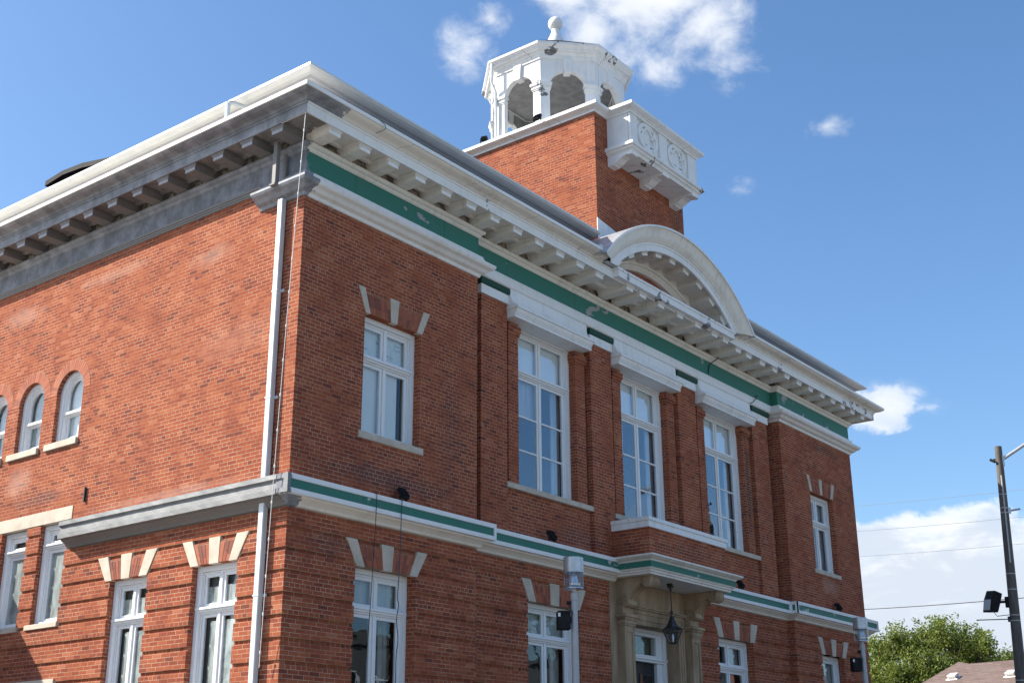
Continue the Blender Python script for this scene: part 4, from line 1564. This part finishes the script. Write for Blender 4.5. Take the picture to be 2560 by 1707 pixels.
for x0 in (9.66, 12.46):
    x1 = x0 + .35
    q = MB()
    # scrolled console: S-shaped side outline from the wall to the canopy edge
    out = [(.25, 5.54), (-.66, 5.54), (-.66, 5.50)]
    c1, r1 = (-.545, 5.43), .115
    for i in range(15):
        a = D2R(150 - 0 + i * 0) if False else D2R(180 + 12 * i)
        out.append((c1[0] + r1 * math.cos(a), c1[1] + r1 * math.sin(a)))
    for i in range(1, 10):
        t = i / 10
        y = -.43 + .40 * t
        z = 5.40 - .05 * t - .30 * (t ** 1.6)
        out.append((y, z))
    c2, r2 = (.06, 5.08), .135
    for i in range(10):
        a = D2R(215 + 12 * i)
        out.append((c2[0] + r2 * 1.05 * math.cos(a) - .04, c2[1] + r2 * math.sin(a)))
    out += [(.25, 4.98)]
    q.prism([(x0, y, z) for y, z in out], (x1 - x0, 0, 0))
    for xs, th in ((x0 - .02, .03), (x1 - .01, .03)):
        for (cy_, cz_), r in ((c1, r1 * .95), ((c2[0] - .03, c2[1] + .0), r2 * .98)):
            for rr in (1.0, .62, .28):
                o = [(xs, cy_ + r * rr * math.cos(2 * math.pi * i / 20), cz_ + r * rr * math.sin(2 * math.pi * i / 20)) for i in range(20)]
                i2 = [(xs, cy_ + r * (rr - .2) * math.cos(2 * math.pi * i / 20), cz_ + r * (rr - .2) * math.sin(2 * math.pi * i / 20)) for i in range(20)]
                q.ring(o, i2, (th, 0, 0))
    for i in range(4):
        xx = x0 + .04 + i * .085
        pts = [(xx, c1[0] + (r1 + .006) * math.cos(D2R(180 + 15 * j)), c1[1] + (r1 + .006) * math.sin(D2R(180 + 15 * j))) for j in range(12)]
        q.tube(pts, .014, 6)
        pts = [(xx, -.43 + .40 * t / 10 - .004, 5.398 - .05 * t / 10 - .30 * ((t / 10) ** 1.6) - .006) for t in range(1, 10)]
        q.tube(pts, .014, 6)
    HP(q, 'scroll_bracket', M_sand, smooth=True)
# door in its white frame
b = MB()
d0 = .56
b.box(10.27, 10.40, d0, .75, GZ, 4.62)
b.box(12.08, 12.20, d0, .75, GZ, 4.62)
b.box(10.18, 12.27, d0 + .001, .75, 4.60, 4.735)
b.box(10.24, 12.23, d0 - .03, .75, 4.02, 4.06)
b.box(10.40, 12.08, d0 + .01, .75, 3.97, 4.02)
b.box(10.40, 10.50, d0 + .06, .75, GZ, 3.97)
b.box(11.86, 12.08, d0 + .06, .75, GZ, 3.97)
b.box(11.83, 12.08, d0 + .05, .75, 4.06, 4.60)
b.box(10.40, 10.62, d0 + .05, .75, 4.06, 4.60)
b.box(10.62, 11.83, d0 + .052, .75, 4.06, 4.13)
b.box(10.62, 11.83, d0 + .052, .75, 4.53, 4.60)
door = HP(b, 'door', M_frame, bev=.005)
q = MB()
q.box(10.5, 11.9, .70, .76, GZ, 3.97)
q.build('door_leaf', M_door, door)
q = MB()
for a, c in ((10.78, 11.05), (11.25, 11.72)):
    q.box(a, c, .695, .70, 2.6, 3.70)
q.build('door_pane', M_glass, door)
q = MB()
for a, c in ((10.78, 11.05), (11.25, 11.72)):
    q.ring([(a - .03, .685, 2.57), (c + .03, .685, 2.57), (c + .03, .685, 3.73), (a - .03, .685, 3.73)], [(a, .685, 2.6), (c, .685, 2.6), (c, .685, 3.70), (a, .685, 3.70)], (0, .02, 0))
    q.box((a + c) / 2 - .008, (a + c) / 2 + .008, .685, .70, 2.6, 3.7)
    q.box(a, c, .686, .70, 3.2, 3.216)
q.build('glazing_bar', M_iron, door)
q = MB()
q.box(10.6, 11.85, .66, .668, 4.11, 4.55)
q.build('pane', M_glass, door)
q = MB()
q.box(10.5, 11.95, .80, .82, 4.0, 4.65)
q.build('blind', plain('olive_blind', (.16, .17, .12), (.11, .12, .09), .9, 2), door)

# ------------------------------------------------------------------ downspouts on the side
SPY = .475
for z0, z1, top in ((5.93, 10.88, 'up'), (-.4, 5.56, 'low')):
    b = MB()
    b.box(-.125, -.022, SPY - .062, SPY + .062, z0, z1)
    sp = HP(b, 'downspout', M_spout, bev=.012)
    for z in ((9.17, 7.3) if top == 'up' else (4.1, 1.6)):
        q = MB()
        q.box(-.132, .0, SPY - .07, SPY + .07, z - .012, z + .012)
        q.box(-.03, -.004, SPY - .12, SPY + .07, z - .02, z + .03)
        q.build('bracket', M_spout, sp)
b = MB()
b.box(-.30, -.21, SPY - .05, SPY + .05, 11.1, 11.9)
b.box(-.33, -.02, SPY - .07, SPY + .07, 11.05, 11.09)
b.box(-.07, -.013, SPY - .035, SPY + .035, 11.3, 11.86)
HP(b, 'rain_head', M_mod_g, bev=.008)
b = MB()
b.tube([(-.62, 1.45, 12.86), (-.62, 1.45, 12.60), (-.66, 1.45, 12.42)], .045, 8)
b.tube([(-.25, 1.45, 12.96), (-.52, 1.45, 12.92), (-.62, 1.45, 12.86)], .045, 8)
HP(b, 'gutter_outlet', M_spout, smooth=True)

# ------------------------------------------------------------------ wing of the building beyond the left edge, whose shadow falls on the wall
b = MB()
b.box(-7.0, -.004, 10.0, 17, GZ, 6.80)
wing = HP(b, 'side_wing', BR)
b = MB()
b.box(-7.08, .0, 9.93, 17.08, 6.80, 6.92)
b.build('wing_coping', M_stone, wing)

# ------------------------------------------------------------------ floodlights on the ledges
def floodlight(x, y, z, rz, label, tilt=-35, s=1.0):
    t = thing('floodlight', label, 'floodlight', (x, y, z), 'black floodlights on the ledges')
    M = Matrix.Translation((x, y, z + .15 * s)) @ Matrix.Rotation(rz, 4, 'Z') @ Matrix.Rotation(D2R(tilt), 4, 'X')
    q = MB()
    q.box(-.085 * s, .085 * s, -.035 * s, .035 * s, -.11 * s, .11 * s, M=M)
    for i in range(5):
        xx = (-.07 + i * .035) * s
        q.box(xx - .005, xx + .005, -.06 * s, -.035 * s, -.09 * s, .09 * s, M=M)
    q.build('lamp_housing', M_black, t, bev=.006)
    q = MB()
    M2 = Matrix.Translation((x, y, z)) @ Matrix.Rotation(rz, 4, 'Z')
    q.box(-.11 * s, -.095 * s, -.02, .02, 0, .17 * s, M=M2)
    q.box(.095 * s, .11 * s, -.02, .02, 0, .17 * s, M=M2)
    q.box(-.11 * s, .11 * s, -.04, .04, 0.0, .012, M=M2)
    q.build('yoke', M_black, t)
    q = MB()
    q.box(-.075 * s, .075 * s, .034 * s, .042 * s, -.10 * s, .10 * s, M=M)
    q.build('lens', M_lampglass, t)


floodlight(2.50, -.15, 5.925, 0.25, 'black floodlight on the green ledge under the left end-bay window')
floodlight(7.13, .06, 5.925, 0.1, 'black floodlight on the ledge under the tall window left of the balcony')
floodlight(15.02, .06, 5.925, 0.1, 'black floodlight on the ledge just right of the porch canopy')
floodlight(20.30, -.14, 5.925, 0.0, 'black floodlight on the ledge under the right end-bay window')
floodlight(9.10, 1.72, 16.87, math.pi / 2 * -1, 'black floodlight on the tower coping in front of the cupola arch', s=1.0)
floodlight(9.10, 3.42, 16.87, math.pi / 2 * -1 + .4, 'black floodlight at the far left end of the tower coping', s=.9)

# ------------------------------------------------------------------ lantern under the porch
LX, LY = 11.22, -.20
lan = thing('porch_lantern', 'black glazed lantern hanging on a rod under the porch canopy', 'lantern', (LX, LY, 4.33))
b = MB()
b.lathe([(.075, 5.545), (.07, 5.52), (.03, 5.50), (.026, 5.44), (.012, 5.42), (.012, 5.02), (.032, 4.99), (.035, 4.94), (.014, 4.91), (.014, 4.86)], (LX, LY), 14)
b.build('rod', M_iron, lan, smooth=True)
b = MB()
b.lathe([(.018, 4.90), (.05, 4.88), (.065, 4.83), (.06, 4.80), (.085, 4.795), (.10, 4.74), (.12, 4.715), (.125, 4.68), (.155, 4.675), (.165, 4.645), (.235, 4.615), (.235, 4.605), (.05, 4.60)], (LX, LY), 6, ph=D2R(30))
b.build('lantern_cap', M_iron, lan)
b = MB()
for k in range(6):
    a = D2R(60 * k)
    a2 = D2R(60 * k + 60)
    p, q_ = (LX + .225 * math.cos(a), LY + .225 * math.sin(a), 4.61), (LX + .09 * math.cos(a), LY + .09 * math.sin(a), 4.31)
    b.tube([p, q_], .011, 6)
    q2 = (LX + .09 * math.cos(a2), LY + .09 * math.sin(a2), 4.31)
    b.tube([q_, q2], .012, 6)
b.lathe([(.09, 4.315), (.09, 4.30), (.03, 4.285)], (LX, LY), 6)
b.build('lantern_frame', M_iron, lan)
b = MB()
for k in range(6):
    a, a2 = D2R(60 * k), D2R(60 * k + 60)
    P = lambda r, an, z: (LX + r * math.cos(an), LY + r * math.sin(an), z)
    b.face([P(.22, a, 4.605), P(.22, a2, 4.605), P(.088, a2, 4.315), P(.088, a, 4.315)])
b.build('lantern_glass', M_lampglass, lan, fix=False)
b = MB()
b.lathe([(.02, 4.33), (.025, 4.40), (.028, 4.46), (.01, 4.52)], (LX, LY), 10)
b.build('bulb', M_lens, lan, smooth=True)
cam2 = MB()
cam2.box(10.80, 10.95, -.42, -.36, 5.49, 5.53)
cam2.tube([(10.95, -.39, 5.545), (10.95, -.39, 5.50)], .02, 8)
tag(cam2.build('security_camera', M_black), 'small black camera on the porch ceiling left of the lantern', 'camera')

# ------------------------------------------------------------------ lamp posts
def lamp_post(x, y, ztop, label, box_side, r=.178):
    t = thing('lamp_post', label, 'lamp post', (x, y, GZ + .12), 'round-headed lamp posts in front of the hall')
    zt = ztop
    q = MB()
    q.lathe([(.072, GZ + .12), (.068, 2.6), (.058, zt - .76)], (x, y), 16)
    q.lathe([(.058, zt - .76), (.066, zt - .755), (.066, zt - .63), (.045, zt - .62), (.04, zt - .50)], (x, y), 16)
    q.lathe([(.13, GZ + .12), (.13, GZ + .15), (.08, GZ + .17)], (x, y), 16)
    q.build('pole', M_postp, t, smooth=True)
    q = MB()
    q.lathe([(r - .004, zt - .275), (r, zt - .27), (r, zt - .012), (r - .012, zt), (.001, zt + .004)], (x, y), 36)
    q.build('lamp_hood', M_steel, t, smooth=True)
    q = MB()
    q.lathe([(r - .004, zt - .545), (r - .004, zt - .276)], (x, y), 36)
    q.build('lamp_lens', M_lampglass, t, smooth=True)
    q = MB()
    q.lathe([(.04, zt - .54), (r - .01, zt - .535), (r - .006, zt - .555), (.05, zt - .575)], (x, y), 36)
    q.lathe([(.11, zt - .50), (.115, zt - .455), (.085, zt - .44), (.05, zt - .28)], (x, y), 24)
    q.build('reflector', M_lens, t, smooth=True)
    q = MB()
    M = Matrix.Translation((x, y, zt - 1.10)) @ Matrix.Rotation(-.75, 4, 'Z')
    q.box(-.31, -.085, -.10, .10, -.165, .155, M=M)
    q.box(-.085, -.05, -.03, .03, -.05, .05, M=M)
    q.build('speaker', M_black, t, bev=.012)
    q = MB()
    q.box(-.312, -.270, -.1012, -.0990, .05, .115, M=M)
    q.build('sticker', M_wirew, t)
    q = MB()
    M3 = Matrix.Translation((x, y, zt - .80)) @ Matrix.Rotation(-.75, 4, 'Z')
    q.box(-.13, -.06, -.03, .03, -.03, .03, M=M3)
    q.tube([M3 @ Vector((-.10, -.02, -.03)), M3 @ Vector((-.05, -.08, -.2)), M3 @ Vector((-.12, -.07, -.33)), M3 @ Vector((-.2, -.06, -.22))], .006, 5)
    q.build('sensor', M_black, t)


lamp_post(5.20, -1.8, 5.16, 'grey lamp post in front of the wall left of the porch', 1)
lamp_post(16.52, -2.30, 5.21, 'grey lamp post at the far right corner of the hall', 1, r=.172)

# ------------------------------------------------------------------ loose cables and the light string
def cable(name, label, pts, r, mat, cat, group=None, sub=8):
    P = [Vector(p) for p in pts]
    out = []
    for i in range(len(P) - 1):
        for k in range(sub):
            t = k / sub
            p0, p1, p2, p3 = P[max(i - 1, 0)], P[i], P[i + 1], P[min(i + 2, len(P) - 1)]
            out.append(.5 * ((2 * p1) + (p2 - p0) * t + (2 * p0 - 5 * p1 + 4 * p2 - p3) * t * t + (3 * p1 - p0 - 3 * p2 + p3) * t ** 3))
    out.append(P[-1])
    b = MB()
    b.tube(out, r, 6)
    return tag(b.build(name, mat, smooth=True), label, cat, group), out


cable('cable', 'thin black cable hanging from the ledge over the left pane of the corner window', [(1.72, -.20, 5.94), (1.71, -.278, 5.92), (1.705, -.283, 5.6), (1.67, -.28, 4.7), (1.645, -.27, 4.0), (1.60, -.27, 3.3), (1.57, -.27, 2.7), (1.50, -.2, .5)], .0065, M_wire, 'cable', 'cables hanging from the ledge')
cable('cable', 'thin blue-black cable hanging from the floodlight over the corner window', [(2.42, -.15, 5.935), (2.33, -.278, 5.92), (2.32, -.283, 5.6), (2.31, -.28, 4.8), (2.30, -.26, 4.3), (2.33, -.26, 4.15), (2.30, -.25, 3.9), (2.335, -.26, 3.6), (2.30, -.26, 3.3), (2.295, -.26, 2.7), (2.25, -.2, .5)], .0075, plain('blue_cable', (.02, .05, .09), None, .5, bs=0), 'cable', 'cables hanging from the ledge')
strg = thing('light_string', 'string of small white bulbs hanging down the corner of the hall', 'light string', (-.62, -.62, 11.9))
pts = []
for i in range(25):
    t = i / 24
    p = Vector((-.618, -.60, 11.97)).lerp(Vector((-.12, .30, 3.0)), t)
    p += Vector((-.05, -.02, -.0)) * math.sin(math.pi * t)
    pts.append(p)
b = MB()
b.tube(pts, .0055, 6)
b.build('wire', M_wirew, strg, smooth=True)
b = MB()
for i in range(16):
    t = (i + .6) / 16
    k = t * 24
    j = min(int(k), 23)
    p = pts[j].lerp(pts[j + 1], k - j)
    b.lathe([(.004, p.z + .035), (.013, p.z + .02), (.015, p.z - .01), (.008, p.z - .03)], (p.x, p.y), 8)
b.build('bulbs', M_wirew, strg, smooth=True)
# short stray leads on the cornice and frieze
cable('lead', 'black wire looping out of the white crown moulding near the corner', [(.75, -.87, 12.36), (.95, -.90, 12.33), (.99, -.90, 12.24), (.94, -.72, 12.19)], .006, M_wiref, 'wire')
cable('lead', 'bent black wire on the white moulding right of the third hood', [(16.55, .07, 11.28), (16.62, .02, 11.30), (16.50, .10, 11.12), (16.30, .06, 11.04)], .012, M_wire, 'wire')
cable('lead', 'black wire hanging over the green frieze right of the arch', [(14.60, .05, 11.85), (14.52, .02, 11.80), (14.30, .15, 11.60), (14.25, .175, 11.36)], .013, M_wire, 'wire')

# ------------------------------------------------------------------ street pole at the right
PT = Vector((23.041, -4.205, 10.524))
dirb = Vector((0.0, 0, -1))


def at_dist(u, v, D):
    d = fw + RT * ((u - 1280) / fpx) - UP * ((v - 853.5) / fpx)
    return CAM + d * (D / math.hypot(d.x, d.y))


PB = at_dist(2545.4, 1620, 38)
ax = (PB - PT).normalized()
foot = PT + ax * ((GZ - PT.z) / ax.z)
up_ = thing('utility_pole', 'dark tapered street pole with floodlight and arm at the right edge', 'utility pole', tuple(foot))
b = MB()
b.tube([PT, PT.lerp(foot, .5), foot], .098, 16, r1=.185)
b.build('pole', M_pole, up_, smooth=True)


def on_pole(v):
    """point on the pole axis seen at image row v"""
    lo, hi = 0.0, 1.0
    for _ in range(40):
        m = (lo + hi) / 2
        p = PT.lerp(foot, m) - CAM
        vv = 853.5 - fpx * p.dot(UP) / p.dot(fw)
        if vv < v:
            lo = m
        else:
            hi = m
    return PT.lerp(foot, lo)


view = (PT - CAM)
view.z = 0
view.normalize()
SR = Vector((view.y, -view.x, 0))     # screen-right across the line of sight
b = MB()
p = on_pole(1145)
b.tube([p + SR * .12 + Vector((0, 0, -.02)), p + SR * 1.5 + Vector((0, 0, .78)), p + SR * 2.6 + Vector((0, 0, 1.0))], .05, 10, r1=.04)
b.build('lamp_arm', M_steel, up_, smooth=True)
b = MB()
b.tube([p + SR * 2.55 + Vector((0, 0, 1.0)), p + SR * 2.8 + Vector((0, 0, 1.03)), p + SR * 3.3 + Vector((0, 0, 1.02))], .06, 10, r1=.12)
b.build('street_lamp_head', M_steel, up_, smooth=True)
b = MB()
M = Matrix.Translation(on_pole(1150)) @ Matrix(((SR.x, view.x, 0, 0), (SR.y, view.y, 0, 0), (0, 0, 1, 0), (0, 0, 0, 1)))
b.box(.08, .13, -.05, .05, -.17, .13, M=M)
b.build('arm_plate', M_steel, up_)
b = MB()
b.box(-.16, -.09, -.02, .02, .02, .05, M=M)
b.tube([M @ Vector((-.24, -.03, .03)), M @ Vector((-.12, -.1, -.06))], .04, 8)
b.build('security_camera', M_black, up_)
b = MB()
c0, c1 = on_pole(1190), on_pole(1408)
b.tube([c0 - view * .11 + SR * .01, c0.lerp(c1, .5) - view * .12 + SR * .02, c1 - view * .14 + SR * .02], .021, 8)
b.build('conduit', M_conduit, up_, smooth=True)
b = MB()
for v in (1236, 1270, 1282, 1434, 1473, 1537, 1551, 1700):
    c = on_pole(v)
    r = .098 + (.185 - .098) * (c - PT).length / (foot - PT).length + .004
    b.tube([c - ax * .012, c + ax * .012], r, 16)
b.build('strap', M_conduit, up_, smooth=True)
b = MB()
M = Matrix.Translation(on_pole(1275)) @ Matrix(((SR.x, view.x, 0, 0), (SR.y, view.y, 0, 0), (0, 0, 1, 0), (0, 0, 0, 1)))
b.box(.09, .17, -.05, .05, -.09, .07, M=M)
b.tube([M @ Vector((.17, 0, -.02)), M @ Vector((.42, 0, .005))], .028, 8)
b.build('bracket', M_steel, up_)
b = MB()
M = Matrix.Translation(on_pole(1502)) @ Matrix(((SR.x, view.x, 0, 0), (SR.y, view.y, 0, 0), (0, 0, 1, 0), (0, 0, 0, 1)))
b.box(-.22, -.10, -.06, .06, -.16, .13, M=M)
b.box(-.46, -.2, -.03, .03, -.035, .03, M=M)
Mf = M @ Matrix.Translation((-.56, -.02, .0)) @ Matrix.Rotation(D2R(12), 4, 'Y') @ Matrix.Rotation(D2R(35), 4, 'Z')
b.prism([Mf @ Vector(p) for p in ((-.12, -.2, -.30), (.10, -.2, -.26), (.15, -.2, .05), (.17, -.2, .27), (-.07, -.2, .31), (-.13, -.2, .05))], (Mf.to_3x3() @ Vector((0, .4, 0))))
b.build('floodlight', M_black, up_, bev=.012)
b = MB()
b.mesh([Mf @ Vector(p) for p in ((-.134, -.16, -.24), (-.134, .16, -.24), (-.137, .16, .05), (-.137, -.16, .05))], [(0, 1, 2, 3)])
b.build('floodlight_lens', M_conduit, up_, fix=False)
b = MB()
M = Matrix.Translation(on_pole(1546)) @ Matrix(((SR.x, view.x, 0, 0), (SR.y, view.y, 0, 0), (0, 0, 1, 0), (0, 0, 0, 1)))
b.tube([M @ Vector((-.13, 0, 0)), M @ Vector((-1.0, 0, .02))], .014, 8)
b.box(-.19, -.12, -.04, .04, -.07, .07, M=M)
b.build('banner_rod', M_iron, up_)
b = MB()
b.tube([Mf @ Vector((.08, 0, -.24)), Mf @ Vector((.2, 0, -.34)), on_pole(1535) - SR * .14], .01, 6)
b.build('cable', M_wire, up_)

# power lines far beyond, each one cable
for k, (l, r, lab, rad) in enumerate((((190, 512), (1193, 412), 'thin overhead wire, highest of the four right of the hall', .007), ((195, 662), (1193, 575), 'thin overhead wire, second from the top right of the hall', .008),
                                      ((210, 812), (1193, 735), 'thin overhead wire, third from the top right of the hall', .008), ((240, 1127), (1193, 1058), 'thicker overhead cable, lowest of the four, level with the black floodlight', .017))):
    A = at_dist(2060 + l[0] / 2.386, 1050 + l[1] / 2.386, 55)
    B2 = at_dist(2060 + r[0] / 2.386, 1050 + r[1] / 2.386, 50)
    e = B2 - A
    P0, P1 = A - e * .8, B2 + e * .6
    pts = []
    for i in range(25):
        t = i / 24
        p = P0.lerp(P1, t)
        tt = (t - .8 / 2.4) * 2.4
        p.z += (tt * tt - tt) * .12
        pts.append(p)
    b = MB()
    b.tube(pts, rad, 6)
    tag(b.build('overhead_wire', M_wiref if rad < .012 else M_wire, smooth=True), lab, 'wire', 'overhead wires right of the hall')

# ------------------------------------------------------------------ neighbouring house
hs = thing('house', 'low house with a brown shingled hip roof behind the street pole', 'house', (47, 4, GZ))
pk = at_dist(2396.6, 1653, 60)
el = at_dist(2303, 1707, 58)
rr_ = at_dist(2537, 1653, 58.5)
dp = at_dist(2424, 1658, 59.4)
b = MB()
rd = Vector((rr_.x - dp.x, rr_.y - dp.y, 0)).normalized()
dn = Vector((rd.y, -rd.x, 0))
if dn.dot(pk - CAM) > 0:
    dn = -dn
# ridge from the peak, hip down towards the camera-left corner and long slope facing the street
ZR, ZE = pk.z, 3.4
rid0 = Vector((pk.x, pk.y, ZR))
rid1 = dp + rd * 12
rid1.z = dp.z + .05
run = 5.2
e0 = el.copy()
slope = (ZR - el.z)
# continue the hip line to the eave height
hipd = (el - rid0)
kk = (ZR - ZE) / max(.1, (ZR - el.z))
c_front = rid0 + hipd * kk
c_front2 = rid1 + (c_front - rid0) * 1.0
c_front2 = Vector((rid1.x + (c_front - rid0).dot(dn) * dn.x + 6 * rd.x, rid1.y + (c_front - rid0).dot(dn) * dn.y + 6 * rd.y, ZE))
bk = -dn
c_back = c_front - dn * ((c_front - rid0).dot(dn)) * 2
c_back2 = c_front2 - dn * ((c_front2 - rid1).dot(dn)) * 2
dpz = Vector((dp.x, dp.y, dp.z))
b.face([rid0, c_front, c_front2, rid1, dpz])
b.face([rid0, c_back, c_front])
b.face([rid0, dpz, rid1, c_back2, c_back])
b.face([rid1, c_front2, c_back2])
b.face([c_front, c_back, c_back2, c_front2])
roof = b.build('roof', M_shing, hs, fix=False)
b = MB()
cen = (c_front + c_back + c_back2 + c_front2) / 4
ft = [cen + (p - cen) * .93 for p in (c_front, c_front2, c_back2, c_back)]
b.prism([(p.x, p.y, GZ) for p in ft], (0, 0, ZE - GZ))
wl = b.build('wall', M_siding, hs)
nrm3 = (c_front - rid0).cross(rid1 - rid0).normalized()
if nrm3.z < 0:
    nrm3 = -nrm3
for (u, v) in ((2384, 1694), (2529, 1687)):
    d = fw + RT * ((u - 1280) / fpx) - UP * ((v - 853.5) / fpx)
    t = (rid0 - CAM).dot(nrm3) / d.dot(nrm3)
    p = CAM + d * t
    dnf = (dn - nrm3 * dn.dot(nrm3)).normalized()
    rdf = nrm3.cross(dnf)
    M = Matrix(((rdf.x, dnf.x, nrm3.x, p.x), (rdf.y, dnf.y, nrm3.y, p.y), (rdf.z, dnf.z, nrm3.z, p.z), (0, 0, 0, 1)))
    q = MB()
    q.box(-.19, .19, -.2, .16, .05, .17, M=M)
    q.box(-.26, .26, -.22, .22, -.01, .02, M=M)
    q.build('roof_vent', M_gutter, roof, bev=.02)


# ------------------------------------------------------------------ trees
def tree(label, base, height, blobs, nleaf, leaf, group, seed, name='tree'):
    rnd = random.Random(seed)
    t = thing(name, label, 'tree', base, group)
    bx, by, bz = base
    q = MB()
    q.tube([(bx, by, bz), (bx + .1, by, bz + height * .22), (bx, by + .1, bz + height * .42)], .28, 10, r1=.15)
    for (cx, cy, cz, rx, ry, rz) in blobs:
        m = Vector((bx, by, bz + height * .36)).lerp(Vector((cx, cy, cz)), .5) + Vector((rnd.uniform(-.3, .3), rnd.uniform(-.3, .3), .2))
        q.tube([(bx, by, bz + height * rnd.uniform(.25, .4)), m, (cx, cy, cz)], .10, 6, r1=.02)
    q.build('trunk', M_bark, t, smooth=True)
    q = MB()
    vol = [b_[3] * b_[4] * b_[5] for b_ in blobs]
    tot = sum(v ** .75 for v in vol)
    for b_, v in zip(blobs, vol):
        nb = int(nleaf * v ** .75 / tot)
        # sprays: leaves gather on twigs
        ntw = max(3, nb // 16)
        for _ in range(ntw):
            while True:
                d = Vector((rnd.gauss(0, 1), rnd.gauss(0, 1), rnd.gauss(0, 1)))
                if d.length > .01:
                    break
            d.normalize()
            r = rnd.random() ** .38 * rnd.uniform(.82, 1.12)
            c = Vector((b_[0] + d.x * b_[3] * r, b_[1] + d.y * b_[4] * r, b_[2] + d.z * b_[5] * r))
            twd = (d + Vector((rnd.gauss(0, .4), rnd.gauss(0, .4), rnd.gauss(.35, .4)))).normalized()
            tone = rnd.random()
            for k in range(16):
                p = c + twd * rnd.uniform(-.45, .55) + Vector((rnd.gauss(0, .13), rnd.gauss(0, .13), rnd.gauss(0, .12)))
                n = Vector((rnd.gauss(0, .8), rnd.gauss(0, .8), rnd.gauss(.5, .6)))
                n.normalize()
                e1 = n.orthogonal().normalized()
                e1.rotate(Matrix.Rotation(rnd.uniform(0, 6.28), 3, n))
                e2 = n.cross(e1)
                L, Wd = leaf * rnd.uniform(.7, 1.3), leaf * rnd.uniform(.36, .55)
                q.face([p - e1 * L * .5, p + e2 * Wd * .5 + n * .01, p + e1 * L * .5, p - e2 * Wd * .5 + n * .01], 0, max(0, min(1, tone * .7 + rnd.random() * .3)))
    q.build('crown', M_leaf, t, fix=False)
    return t


def tree_px(D, pts):
    """crown masses given by where they sit in the photograph, their size and distance"""
    out = []
    for (u, v, r, dd, k) in pts:
        p = at_dist(u, v, D + dd)
        s = r * (D + dd) / fpx * 1.02
        out.append((p.x, p.y, p.z, s, s, s * k))
    return out


sprigs = random.Random(21)
top = [(2166, 1640), (2172, 1612), (2185, 1600), (2196, 1612), (2215, 1600), (2225, 1588), (2240, 1572), (2246, 1590), (2262, 1592), (2282, 1574), (2290, 1590), (2306, 1578), (2322, 1580), (2335, 1565), (2346, 1552), (2352, 1566), (2362, 1572), (2385, 1566), (2392, 1580), (2412, 1576), (2420, 1590), (2440, 1596), (2452, 1588), (2462, 1600), (2472, 1596), (2466, 1625), (2478, 1646)]
msk_ = [(u + sprigs.uniform(-3, 3), v + 4, sprigs.uniform(7, 12), sprigs.uniform(-2, 2), sprigs.uniform(1.2, 1.9)) for u, v in top]
mid_ = [(u + sprigs.uniform(-8, 8), v + 26, sprigs.uniform(15, 22), sprigs.uniform(-2, 2), 1.0) for u, v in top[::2]]
bl = tree_px(78, msk_ + mid_ + [(2340, 1612, 26, 1, 1.0), (2275, 1625, 30, 0, .9), (2215, 1650, 34, -1, .95), (2185, 1690, 36, -2, 1.0), (2395, 1622, 30, 1, .95), (2440, 1640, 28, 0, .9), (2300, 1660, 36, -3, .9), (2250, 1690, 34, -4, .9), (2350, 1665, 34, -2, .9), (2240, 1720, 50, -3, .9), (2420, 1675, 40, 0, .9),
                  (2330, 1740, 80, -3, .9), (2170, 1760, 60, -3, 1.0), (2420, 1730, 70, 0, 1.0)])
c = at_dist(2320, 1700, 78)
tree('large leafy green tree behind the brown roofed house', (c.x, c.y, GZ), 9.0, bl, 60000, .19, None, 3)
bl = tree_px(92, [(2520, 1655, 18, 0, 1.0), (2508, 1660, 10, 0, 1.0), (2534, 1648, 9, 0, 1.2), (2525, 1690, 26, 0, 1.0), (2490, 1668, 12, -1, 1.0)])
c = at_dist(2522, 1700, 92)
tree('small tree whose top just shows over the roof ridge beside the pole', (c.x, c.y, GZ), 7.5, bl, 3200, .24, None, 5)

# across the street: the tree that the middle windows mirror
rr = random.Random(11)
bl = [(37 + rr.uniform(-3, 3), -19 + rr.uniform(-3, 3), 6.5 + rr.uniform(-2.5, 5.6), 1.5 + rr.random(), 1.5 + rr.random(), 1.3 + rr.random() * .6) for _ in range(16)]
tree('street tree across the road, seen only as a reflection in the middle window', (37, -19, GZ), 12, bl, 14000, .30, None, 9)


# ------------------------------------------------------------------ buildings across the road that the lower windows mirror
def opposite(x0, x1, h, mat, label):
    t = thing('shop_building', label, 'building', ((x0 + x1) / 2, -36, GZ))
    b = MB()
    b.box(x0, x1, -42, -30, GZ, h)
    wl = b.build('wall', mat, t)
    b = MB()
    b.box(x0 - .15, x1 + .15, -42.1, -29.85, h, h + .35)
    b.build('parapet_coping', mat, t)
    x = x0 + 1.5
    while x < x1 - 2:
        for z0, z1 in ((.3, 2.6), (4.6, 6.9)):
            q = MB()
            q.ring([(x, -29.95, z0), (x + 1.5, -29.95, z0), (x + 1.5, -29.95, z1), (x, -29.95, z1)], [(x + .12, -29.95, z0 + .12), (x + 1.38, -29.95, z0 + .12), (x + 1.38, -29.95, z1 - .12), (x + .12, -29.95, z1 - .12)], (0, -.1, 0))
            f = q.build('window', M_frame, t)
            q = MB()
            q.box(x + .12, x + 1.38, -29.998, -29.985, z0 + .12, z1 - .12)
            q.build('pane', M_door, f)
        x += 2.9


opposite(18, 58, 8.6, M_siding, 'pale two storey building across the road, seen only mirrored in the lower windows')
opposite(60, 100, 9.6, BR, 'red brick two storey building across the road, seen only mirrored in the windows')
